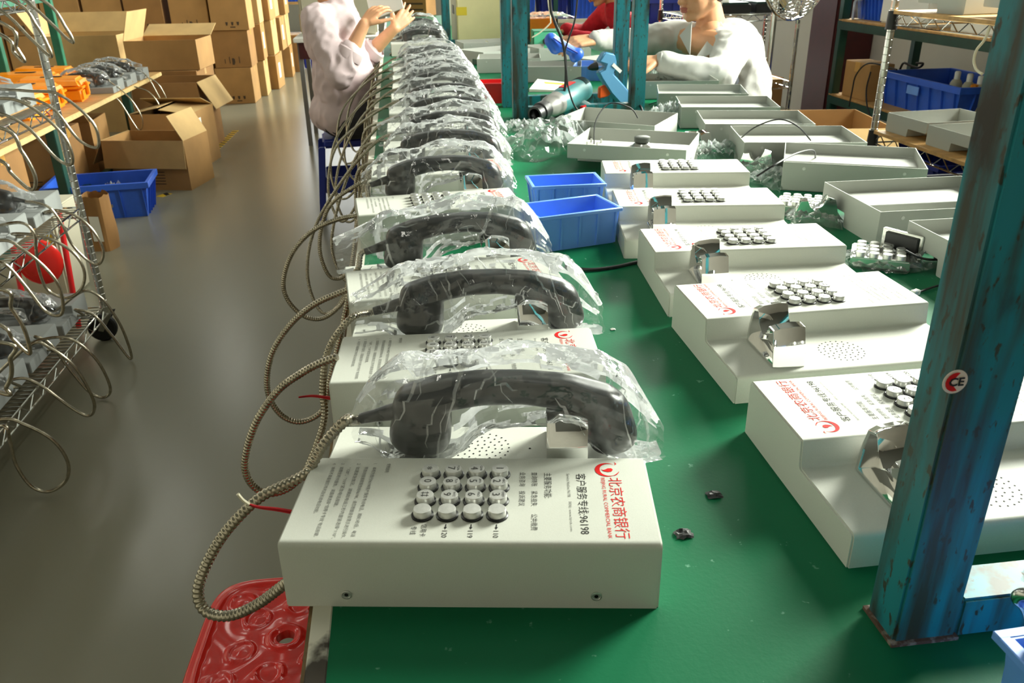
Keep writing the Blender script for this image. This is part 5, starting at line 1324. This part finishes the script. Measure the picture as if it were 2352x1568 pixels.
crate('navy crate on the floor at the far aisle rack', -1.0, 11.3, 0, R(4), 0.42, 0.34, 0.30, 'navy_plastic'); crate('blue crate on the far aisle rack', -1.28, 11.95, 0.751, 0, 0.34, 0.4, 0.28, 'blue_plastic')
carton('brown carton low on the far aisle rack', -0.75, 11.75, 0.351, 0, 0.5, 0.4, 0.25, 'cardboard', marks=False); carton('pale carton on the far aisle rack\'s middle shelf', -0.7, 11.75, 0.751, 0, 0.3, 0.4, 0.2, 'cardboard_pale', marks=False)
# side desk with an old beige monitor behind the man in pink
t = thing('side_desk', 'small desk with white-edged top beyond the man in pink', 'desk', (-0.42, 6.2, 0)); MB().box(-0.3, 0.28, 0, 0.55, 0.71, 0.74).build('desk_top', 'foam_white', t, bevel=0.004)
for x in (-0.28, 0.24):
    for y in (0.03, 0.5): MB().box(x, x+0.03, y, y+0.03, 0, 0.71).build('leg', 'tool_grey', t)
MB().box(-0.27, 0.25, 0.02, 0.04, 0.6, 0.71).build('apron', 'dark_red', t)
t = thing('beige_cabinet', 'beige equipment cabinet with a brown handle behind the man in pink', 'cabinet', (-0.40, 6.32, 0.7405)); MB().box(-0.27, 0.26, 0, 0.4, 0, 0.48).build('case', 'beige_panel', t, bevel=0.015, seg=3); MB().box(0.05, 0.08, -0.02, 0, 0.08, 0.2).build('handle', 'cardboard_dark', t, bevel=0.005); MB().box(-0.25, 0.0, -0.004, 0, 0.03, 0.45).build('door', 'beige_panel', t, bevel=0.002)
for i, (x, y, h, m, lab) in enumerate(((0.42, 6.9, 0.26, 'white_plastic', 'white bottle standing on the far bench'), (0.50, 7.0, 0.3, 'orange_plastic', 'orange bottle standing on the far bench'), (0.72, 6.8, 0.24, 'green_metal', 'green bottle standing on the far bench'), (0.8, 6.6, 0.2, 'navy_plastic', 'navy bottle standing on the far bench'))):
    k = thing('bottle', lab, 'bottle', (x, y, TZ)); MB().lathe([(0.04, 0), (0.045, 0.01), (0.045, h*0.65), (0.015, h*0.85), (0.015, h*0.9)], 18).build('bottle_body', m, k, smooth=True); MB().lathe([(0.018, h*0.88), (0.018, h), (0, h)], 14).build('cap', 'white_plastic', k, smooth=True, angle=40)

# ------------------------------------------------------------------ people
def nrm(v): return Vector(v).normalized()
def hand(mb, wrist, f, n, thumb=1, curl=25, s=1.0, spread=0.0):
    # wrist position, pointing direction, back-of-hand normal; thumb = +1/-1 side
    w = Vector(wrist); f = nrm(f); n = nrm(Vector(n) - f*f.dot(Vector(n))); sd = f.cross(n)*thumb
    kn = []
    for i in range(4):
        k = w + f*(0.088-0.006*abs(i-1.2))*s + sd*(0.030-0.0195*i)*s
        kn.append(k); capsule(mb, w + sd*(0.014-0.010*i)*s + f*0.01*s, k, 0.0155*s, 0.0115*s, 10)
    for i, L in enumerate((0.073, 0.082, 0.076, 0.060)):
        p = kn[i]; d = nrm(f + sd*spread*(1.5-i)); r = 0.0098*s
        for j, q in enumerate((0.46, 0.30, 0.24)):
            a = R(curl)*(0.7 if j == 0 else 1.0)
            d = nrm(d*math.cos(a) - n*math.sin(a)); n2 = n
            e = p + d*L*q*s; capsule(mb, p, e, r, r*0.9, 9); p = e; r *= 0.9
    b = w + f*0.022*s + sd*0.026*s; d = nrm(f*0.75 + sd*0.75 - n*0.25); e = b + d*0.045*s
    capsule(mb, b, e, 0.0145*s, 0.011*s, 10); d2 = nrm(d + f*0.5 - n*0.2); e2 = e + d2*0.030*s; capsule(mb, e, e2, 0.0108*s, 0.0095*s, 9); capsule(mb, e2, e2+d2*0.022*s, 0.0095*s, 0.008*s, 9)
def frame(f):
    f = nrm(f); s = nrm(f.cross(Vector((0, 0, 1)))); u = s.cross(f)
    return Matrix((s, f, u)).transposed()          # columns: side, forward, up
def head(skin, c, f, s=1.0):
    M = frame(f); c = Vector(c)
    P = lambda a, b, d: c + M @ Vector((a, b, d))*s
    M4 = M
    ellipsoid(skin, P(0, -0.012, 0.035), (0.075*s, 0.095*s, 0.09*s), M4, 24, 16)
    ellipsoid(skin, P(0, 0.030, -0.025), (0.062*s, 0.060*s, 0.085*s), M4, 24, 16)
    ellipsoid(skin, P(0, 0.045, -0.078), (0.038*s, 0.036*s, 0.030*s), M4)
    ellipsoid(skin, P(0, 0.074, -0.092), (0.018*s, 0.015*s, 0.015*s), M4)
    for k in (-1, 1):
        capsule(skin, P(k*0.055, 0.0, -0.05), P(k*0.022, 0.062, -0.090), 0.022*s, 0.016*s)
        ellipsoid(skin, P(k*0.040, 0.062, -0.012), (0.022*s, 0.018*s, 0.020*s), M4)
        ellipsoid(skin, P(k*0.076, -0.01, -0.005), (0.009*s, 0.020*s, 0.032*s), M4)
        ellipsoid(skin, P(k*0.030, 0.080, 0.034), (0.024*s, 0.010*s, 0.009*s), M4)
    capsule(skin, P(0, 0.086, 0.022), P(0, 0.108, -0.020), 0.008*s, 0.013*s)
    for k in (-1, 1): ellipsoid(skin, P(k*0.011, 0.098, -0.024), (0.009*s, 0.010*s, 0.008*s), M4)
    ellipsoid(skin, P(0, 0.088, -0.054), (0.026*s, 0.012*s, 0.012*s), M4)
    capsule(skin, P(0, -0.02, -0.05), P(0, -0.045, -0.17), 0.052*s, 0.056*s, 20)
    return P, M4
def face_parts(t, P, M, s=1.0, hair=True):
    q = MB(); ellipsoid(q, P(0, 0.0965, -0.048), (0.023*s, 0.008*s, 0.0055*s), M); ellipsoid(q, P(0, 0.0955, -0.0585), (0.019*s, 0.008*s, 0.0065*s), M)
    o = link('lips', remesh(q, 'lips', 0.0025, 2), 'lips', t)
    for k in (-1, 1):
        q = MB(); ellipsoid(q, P(k*0.031, 0.079, 0.014), (0.013*s, 0.008*s, 0.007*s), M); o = q.build('eye', 'eye_white', t, smooth=True)
        q = MB(); ellipsoid(q, P(k*0.031, 0.0855, 0.014), (0.005*s, 0.002*s, 0.005*s), M); q.build('iris', 'hair', o, smooth=True)
        q = MB(); ellipsoid(q, P(k*0.032, 0.088, 0.040), (0.020*s, 0.005*s, 0.004*s), M); q.build('eyebrow', 'hair', t, smooth=True)
    if hair:
        q = MB(); ellipsoid(q, P(0, -0.022, 0.052), (0.084*s, 0.098*s, 0.086*s), M, 24, 16); ellipsoid(q, P(0, -0.055, 0.0), (0.078*s, 0.062*s, 0.075*s), M, 20, 14)
        for k in range(9): capsule(q, P(-0.06+0.015*k, 0.03, 0.115), P(-0.065+0.016*k, 0.086, 0.062+0.008*(k % 2)), 0.018*s, 0.008*s)
        link('hair', remesh(q, 'hair', 0.006, 3), 'hair', t)
def wrinkle(me, amp, sc, seed=0.0):
    n = len(me.vertices); co = [0.0]*(3*n); no = [0.0]*(3*n)
    me.vertices.foreach_get('co', co); me.vertex_normals.foreach_get('vector', no)
    for i in range(n):
        c = Vector(co[3*i:3*i+3]); p = c*sc + Vector((seed, seed, seed))
        k = amp*(0.6*noise.noise(p) + 0.5*(1-abs(noise.noise(p*1.9))*2))
        for j in range(3): co[3*i+j] += no[3*i+j]*k
    me.vertices.foreach_set('co', co); me.update(); return me

# --- man in the pink shirt on the blue stool
Y = 4.38
t = thing('person', 'person in a pale pink shirt sitting on the blue stool, both hands raised', 'person', (-0.30, Y, 0.0))
t.location = (0, 0, 0)
sh1 = ony(728, 48, 4.22); sh2 = ony(790, 40, 4.50); el1 = ony(780, 172, 4.12); wr1 = ony(836, 56, 4.15); el2 = ony(822, 150, 4.55); wr2 = ony(905, 66, 4.50)
chest = Vector((-0.300, Y, 0.86)); belly = Vector((-0.290, Y, 0.62)); pel = Vector((-0.300, Y+0.01, 0.50))
hc = Vector((-0.225, Y+0.02, 1.215)); hf = Vector((0.85, 0.25, -0.3))
sk = MB()
P, M = head(sk, hc, hf)
capsule(sk, hc+Vector((-0.03, 0, -0.12)), chest+Vector((0.01, 0, 0.12)), 0.055, 0.07, 18)
ellipsoid(sk, chest, (0.12, 0.16, 0.16)); ellipsoid(sk, belly, (0.11, 0.14, 0.2)); ellipsoid(sk, pel, (0.12, 0.15, 0.09))
limb(sk, [(sh1, 0.055), (el1, 0.042), (el1.lerp(wr1, 0.3), 0.041), (wr1, 0.027)])
limb(sk, [(sh2, 0.055), (el2, 0.042), (el2.lerp(wr2, 0.3), 0.041), (wr2, 0.027)])
hand(sk, wr1, ony(868, 18, 4.2)-wr1, Vector((-0.55, -0.7, 0.25)), 1, 22, 1.0, 0.1)
hand(sk, wr2, ony(938, 30, 4.55)-wr2, Vector((0.25, -0.9, 0.1)), -1, 14, 1.0, 0.12)
for sy, kx in ((-0.10, 0.10), (0.11, 0.12)):
    hip = pel+Vector((0.02, sy, -0.0)); kn = Vector((kx, Y+sy*1.2, 0.50)); an = Vector((kx+0.02, Y+sy*1.2, 0.09))
    limb(sk, [(hip, 0.078), (kn, 0.058), (kn.lerp(an, 0.35), 0.052), (an, 0.038)])
    capsule(sk, an+Vector((-0.02, 0, -0.045)), an+Vector((0.15, 0, -0.055)), 0.035, 0.03)
link('body', remesh(sk, 'body', 0.005, 3), 'skin', t)
face_parts(t, P, M)
cl = MB()
ellipsoid(cl, chest+Vector((-0.01, 0, 0.03)), (0.145, 0.185, 0.16), None, 24, 16); ellipsoid(cl, belly+Vector((0.005, 0, 0.05)), (0.150, 0.185, 0.24), None, 24, 16); ellipsoid(cl, pel+Vector((0.0, 0, 0.03)), (0.165, 0.195, 0.12), None, 24, 16)
capsule(cl, sh1+Vector((0, 0, 0.0)), sh2, 0.072, 0.072, 18); capsule(cl, chest+Vector((0.02, 0, 0.12)), hc+Vector((-0.05, 0, -0.145)), 0.09, 0.066, 18)
limb(cl, [(sh1, 0.075), (el1, 0.066), (el1.lerp(wr1, 0.42), 0.056)]); limb(cl, [(sh2, 0.075), (el2, 0.064), (el2.lerp(wr2, 0.34), 0.056)])
sh_ = link('shirt', wrinkle(remesh(cl, 'shirt', 0.010, 4), 0.015, 11.0, 3.0), 'shirt_pink', t)
for a, b in ((el1, wr1), (el2, wr2)):
    c = a.lerp(b, 0.44); d = nrm(b-a)
    MB().tube([c-d*0.03, c-d*0.012, c+d*0.012, c+d*0.02], [0.060, 0.0625, 0.0605, 0.052], 20, caps=False).build('rolled_cuff', 'shirt_pink', sh_, smooth=True)
q = MB(); nb = hc+Vector((-0.045, 0, -0.125))
q.tube([nb+Vector((0.062*math.cos(a), 0.066*math.sin(a), -0.012-0.02*math.cos(a))) for a in [2*math.pi*k/24 for k in range(24)]], 0.014, 8, closed=True); q.build('collar', 'shirt_pink', sh_, smooth=True)
tr = MB()
ellipsoid(tr, pel, (0.14, 0.175, 0.10))
for sy, kx in ((-0.10, 0.10), (0.11, 0.12)):
    hip = pel+Vector((0.02, sy, 0.0)); kn = Vector((kx, Y+sy*1.2, 0.50)); an = Vector((kx+0.02, Y+sy*1.2, 0.10)); limb(tr, [(hip, 0.098), (kn, 0.075), (an, 0.062)])
link('trousers', wrinkle(remesh(tr, 'trousers', 0.010, 4), 0.006, 9.0, 8.0), 'trouser_dark', t)
for sy, kx in ((-0.10, 0.10), (0.11, 0.12)):
    q = MB(); capsule(q, (kx, Y+sy*1.2, 0.042), (kx+0.16, Y+sy*1.2, 0.040), 0.042, 0.036); link('shoe', remesh(q, 'shoe', 0.008, 2), 'shoe', t)
# the sheet he holds
c = ony(884, 6, 4.3)
k = tag(MB().add([(-0.085, -0.06, 0), (0.085, -0.06, 0.0), (0.085, 0.06, 0.0), (-0.085, 0.06, 0.0), (-0.085, -0.06, 0.004), (0.085, -0.06, 0.004), (0.085, 0.06, 0.004), (-0.085, 0.06, 0.004)], [(3, 2, 1, 0), (4, 5, 6, 7), (0, 1, 5, 4), (1, 2, 6, 5), (2, 3, 7, 6), (3, 0, 4, 7)]).build('white_card', 'paper'), 'white card held up by the person in the pink shirt', 'card'); k.location = c; k.rotation_euler = (R(62), R(-18), R(-15))
# blue stool
t = thing('plastic_stool', 'blue plastic stool under the person in the pink shirt', 'stool', (-0.295, 4.43, 0), R(5))
MB().box(-0.13, 0.13, -0.13, 0.13, 0.36, 0.405).build('seat', 'navy_plastic', t, bevel=0.012, seg=3)
for sx in (-1, 1):
    for sy in (-1, 1):
        q = MB(); q.add([(sx*0.125-0.028, sy*0.12-0.028, 0.37), (sx*0.125+0.006, sy*0.12-0.028, 0.37), (sx*0.125+0.006, sy*0.12+0.006, 0.37), (sx*0.125-0.028, sy*0.12+0.006, 0.37), (sx*0.165-0.02, sy*0.16-0.02, 0), (sx*0.165+0.012, sy*0.16-0.02, 0), (sx*0.165+0.012, sy*0.16+0.012, 0), (sx*0.165-0.02, sy*0.16+0.012, 0)], [(0, 1, 2, 3), (7, 6, 5, 4), (0, 4, 5, 1), (1, 5, 6, 2), (2, 6, 7, 3), (3, 7, 4, 0)]); q.build('leg', 'navy_plastic', t, bevel=0.005)
for sy in (-1, 1): MB().box(-0.13, 0.13, sy*0.13-0.008, sy*0.13+0.008, 0.13, 0.215).build('side_panel', 'navy_plastic', t, bevel=0.004)
for sx in (-1, 1): MB().box(sx*0.135-0.008, sx*0.135+0.008, -0.12, 0.12, 0.13, 0.215).build('side_panel', 'navy_plastic', t, bevel=0.004)

# --- worker in white reaching across the bench
Y = 3.45
t = thing('person', 'worker in an open white coat reaching over the bench with a blue part', 'person', (0, 0, 0))
f = Vector((-0.86, -0.36, -0.22))
mouth = ony(1571, 23, Y-0.03); Mf = frame(f); hc = mouth - Mf @ Vector((0, 0.0955, -0.053))
neck = ony(1628, 78, Y+0.02); shN = ony(1683, 112, Y-0.16); shF = ony(1556, 84, Y+0.16)
chest = ony(1640, 135, Y+0.02)+Vector((0.06, 0, 0)); belly = Vector((chest.x+0.03, Y+0.02, 0.60)); pel = Vector((chest.x+0.05, Y+0.02, 0.42))
elN = ony(1652, 176, Y-0.30); wrN = ony(1512, 140, Y-0.26); elF = ony(1450, 98, Y+0.10); wrF = ony(1368, 92, Y-0.0)
sk = MB(); P, M = head(sk, hc, f)
capsule(sk, P(0, -0.03, -0.09), neck+Vector((0.02, 0, -0.03)), 0.054, 0.062, 18)
capsule(sk, shF, shN, 0.06, 0.06); ellipsoid(sk, chest, (0.12, 0.16, 0.14)); ellipsoid(sk, belly, (0.11, 0.14, 0.2)); ellipsoid(sk, pel, (0.12, 0.15, 0.09))
limb(sk, [(shN, 0.052), (elN, 0.040), (elN.lerp(wrN, 0.3), 0.039), (wrN, 0.026)]); limb(sk, [(shF, 0.052), (elF, 0.040), (elF.lerp(wrF, 0.3), 0.039), (wrF, 0.026)])
hand(sk, wrN, ony(1440, 142, Y-0.25)-wrN, Vector((0, -0.3, 1)), -1, 26)
hand(sk, wrF, ony(1310, 98, Y-0.02)-wrF, Vector((0.1, -0.35, 1)), 1, 30)
for sy in (-0.1, 0.1):
    hip = pel+Vector((0, sy, 0)); kn = Vector((pel.x-0.40, Y+sy*1.3, 0.45)); an = Vector((pel.x-0.36, Y+sy*1.3, 0.09))
    limb(sk, [(hip, 0.076), (kn, 0.056), (kn.lerp(an, 0.35), 0.05), (an, 0.037)]); capsule(sk, an+Vector((0.02, 0, -0.045)), an+Vector((-0.15, 0, -0.055)), 0.035, 0.03)
link('body', remesh(sk, 'body', 0.005, 3), 'skin', t); face_parts(t, P, M)
cl = MB()
ellipsoid(cl, chest+Vector((0.012, 0, 0.0)), (0.125, 0.175, 0.155), None, 24, 16); ellipsoid(cl, belly+Vector((0.02, 0, 0.06)), (0.135, 0.185, 0.25), None, 24, 16); ellipsoid(cl, pel+Vector((0.02, 0, 0)), (0.17, 0.2, 0.13), None, 24, 16)
capsule(cl, shF, shF.lerp(shN, 0.3)+Vector((0.02, 0, 0)), 0.066, 0.068, 18); capsule(cl, shN, shN.lerp(shF, 0.3)+Vector((0.03, 0, 0.0)), 0.068, 0.07, 18)
capsule(cl, shF.lerp(shN, 0.3)+Vector((0.05, 0, 0)), shN.lerp(shF, 0.3)+Vector((0.05, 0, 0)), 0.07, 0.07, 18)
limb(cl, [(shN, 0.070), (elN, 0.062), (wrN.lerp(elN, 0.10), 0.040)]); limb(cl, [(shF, 0.070), (elF, 0.056), (wrF.lerp(elF, 0.03), 0.038)])
ct = link('white_coat', wrinkle(remesh(cl, 'white_coat', 0.010, 4), 0.009, 12.0, 5.0), 'shirt_white', t)
# lapels and the grey shirt that shows between them
for k_, (a, b, c3) in enumerate((((1655, 48), (1688, 100), (1592, 140)), ((1590, 50), (1562, 82), (1586, 128)))):
    dy = -0.155 if k_ == 0 else -0.10
    A, B, C3 = ony(*a, Y-0.03), ony(*b, Y-0.17 if k_ == 0 else Y+0.03), ony(*c3, Y-0.16 if k_ == 0 else Y-0.10)
    q = MB(); n_ = (B-A).cross(C3-A).normalized()*0.004
    q.add([A, B, C3, A+n_, B+n_, C3+n_], [(0, 1, 2), (5, 4, 3), (0, 3, 4, 1), (1, 4, 5, 2), (2, 5, 3, 0)]); q.build('lapel', 'shirt_white', ct, bevel=0.0015, seg=1)
q = MB(); ellipsoid(q, chest+Vector((-0.035, -0.03, -0.05)), (0.10, 0.135, 0.12), None, 20, 14); link('grey_shirt', wrinkle(remesh(q, 'grey_shirt', 0.01, 3), 0.008, 12, 2), 'shirt_grey', t)
q = MB(); capsule(q, neck+Vector((0.0, -0.03, 0.01)), chest+Vector((-0.075, -0.10, 0.0)), 0.052, 0.035, 16); link('bare_chest', remesh(q, 'bare_chest', 0.006, 3), 'skin', t)
for w_, e_ in ((wrN, elN), (wrF, elF)):
    d = nrm(e_-w_); MB().tube([w_+d*0.0, w_+d*0.012, w_+d*0.05, w_+d*0.07], [0.036, 0.039, 0.041, 0.042], 20, caps=False).build('knit_cuff', 'shirt_white', ct, smooth=True)
tr = MB(); ellipsoid(tr, pel, (0.14, 0.175, 0.10))
for sy in (-0.1, 0.1):
    hip = pel+Vector((0, sy, 0)); kn = Vector((pel.x-0.40, Y+sy*1.3, 0.45)); an = Vector((pel.x-0.36, Y+sy*1.3, 0.10)); limb(tr, [(hip, 0.095), (kn, 0.072), (an, 0.06)])
link('trousers', remesh(tr, 'trousers', 0.012, 4), 'trouser_dark', t)
for sy in (-0.1, 0.1):
    q = MB(); x = pel.x-0.36; capsule(q, (x, Y+sy*1.3, 0.042), (x-0.16, Y+sy*1.3, 0.04), 0.042, 0.036); link('shoe', remesh(q, 'shoe', 0.008, 2), 'shoe', t)
st = thing('work_stool', 'round stool under the worker in the white coat', 'stool', (pel.x+0.02, Y+0.02, 0)); MB().lathe([(0.15, 0.28), (0.16, 0.29), (0.16, 0.32), (0.0, 0.32)], 28).build('seat', 'navy_plastic', st, smooth=True, angle=40)
for k_ in range(4):
    a = math.pi/4+k_*math.pi/2; MB().tube([(0.1*math.cos(a), 0.1*math.sin(a), 0.29), (0.15*math.cos(a), 0.15*math.sin(a), 0.012)], 0.012, 8).build('leg', 'chrome_rough', st, smooth=True)
# blue handset held in his far hand
A, B = ony(1266, 92, Y-0.06), ony(1330, 126, Y-0.06)
t = thing('blue_handset', 'blue plastic handset held over the bench by the worker in white', 'handset', (A+B)/2); d = (B-A)/2
q = MB(); capsule(q, -d*0.8, d*0.6, 0.024, 0.019); capsule(q, -d, -d*0.7+Vector((0, 0, -0.02)), 0.028, 0.026); capsule(q, d*0.9, d*0.7+Vector((0, 0, -0.015)), 0.025, 0.023)
link('shell', remesh(q, 'shell', 0.005, 3), 'blue_plastic', t)
MB().tube([-d*0.95+Vector((0.0, -0.030, 0.012)), Vector((0, -0.028, 0.004)), d*0.8+Vector((0, -0.026, 0.004))], 0.003, 6).build('seam', 'navy_plastic', t, smooth=True)

# --- worker in red bent over the far bench
Y = 5.15
t = thing('person', 'worker in a red knitted top bent over the bench', 'person', (0, 0, 0))
f = Vector((-0.86, -0.1, -0.5)); chin = ony(1372, 12, Y); Mf = frame(f); hc = chin - Mf @ Vector((0, 0.07, -0.10))
shN = ony(1452, 62, Y-0.15); shF = ony(1395, 28, Y+0.15); chest = ony(1432, 85, Y)+Vector((0.05, 0, -0.04)); belly = chest+Vector((0.08, 0, -0.22)); pel = Vector((chest.x+0.10, Y, 0.45))
elN = ony(1395, 100, Y-0.2); wrN = ony(1318, 84, Y-0.12); elF = ony(1345, 78, Y+0.2); wrF = ony(1300, 68, Y+0.1)
sk = MB(); P, M = head(sk, hc, f)
capsule(sk, P(0, -0.03, -0.09), (shN+shF)/2+Vector((0.02, 0, 0.0)), 0.05, 0.058, 18); capsule(sk, shF, shN, 0.055, 0.055); ellipsoid(sk, chest, (0.11, 0.15, 0.14)); ellipsoid(sk, belly, (0.10, 0.13, 0.2)); ellipsoid(sk, pel, (0.12, 0.15, 0.09))
limb(sk, [(shN, 0.048), (elN, 0.037), (wrN, 0.024)]); limb(sk, [(shF, 0.048), (elF, 0.037), (wrF, 0.024)])
hand(sk, wrN, Vector((-1, 0, -0.25)), Vector((0, -0.2, 1)), -1, 30, 0.95); hand(sk, wrF, Vector((-1, -0.1, -0.3)), Vector((0, 0, 1)), 1, 30, 0.95)
for sy in (-0.1, 0.1):
    hip = pel+Vector((0, sy, 0)); kn = Vector((pel.x-0.38, Y+sy*1.2, 0.45)); an = Vector((pel.x-0.34, Y+sy*1.2, 0.09)); limb(sk, [(hip, 0.074), (kn, 0.054), (an, 0.036)]); capsule(sk, an+Vector((0.02, 0, -0.045)), an+Vector((-0.14, 0, -0.055)), 0.035, 0.03)
link('body', remesh(sk, 'body', 0.006, 3), 'skin', t); face_parts(t, P, M)
cl = MB(); ellipsoid(cl, chest, (0.135, 0.175, 0.16), None, 24, 16); ellipsoid(cl, belly, (0.13, 0.165, 0.2), None, 24, 16); ellipsoid(cl, pel, (0.15, 0.18, 0.11), None, 24, 16)
capsule(cl, shF, shN, 0.066, 0.066, 18); capsule(cl, (shF+shN)/2, (shF+shN)/2+Vector((-0.03, 0, 0.06)), 0.075, 0.062, 18)
limb(cl, [(shN, 0.066), (elN, 0.054), (wrN, 0.038)]); limb(cl, [(shF, 0.066), (elF, 0.054), (wrF, 0.038)])
link('red_top', wrinkle(remesh(cl, 'red_top', 0.010, 4), 0.006, 12, 9), 'knit_red', t)
tr = MB(); ellipsoid(tr, pel, (0.14, 0.17, 0.10))
for sy in (-0.1, 0.1):
    hip = pel+Vector((0, sy, 0)); kn = Vector((pel.x-0.38, Y+sy*1.2, 0.45)); an = Vector((pel.x-0.34, Y+sy*1.2, 0.10)); limb(tr, [(hip, 0.093), (kn, 0.07), (an, 0.058)])
link('trousers', remesh(tr, 'trousers', 0.012, 4), 'trouser_dark', t)
st = thing('work_stool', 'round stool under the worker in red', 'stool', (pel.x+0.02, Y, 0)); MB().lathe([(0.15, 0.30), (0.16, 0.31), (0.16, 0.345), (0.0, 0.345)], 28).build('seat', 'navy_plastic', st, smooth=True, angle=40)
for k_ in range(4):
    a = math.pi/4+k_*math.pi/2; MB().tube([(0.1*math.cos(a), 0.1*math.sin(a), 0.31), (0.15*math.cos(a), 0.15*math.sin(a), 0.012)], 0.012, 8).build('leg', 'chrome_rough', st, smooth=True)

bpy.data.scenes.remove(TMP)
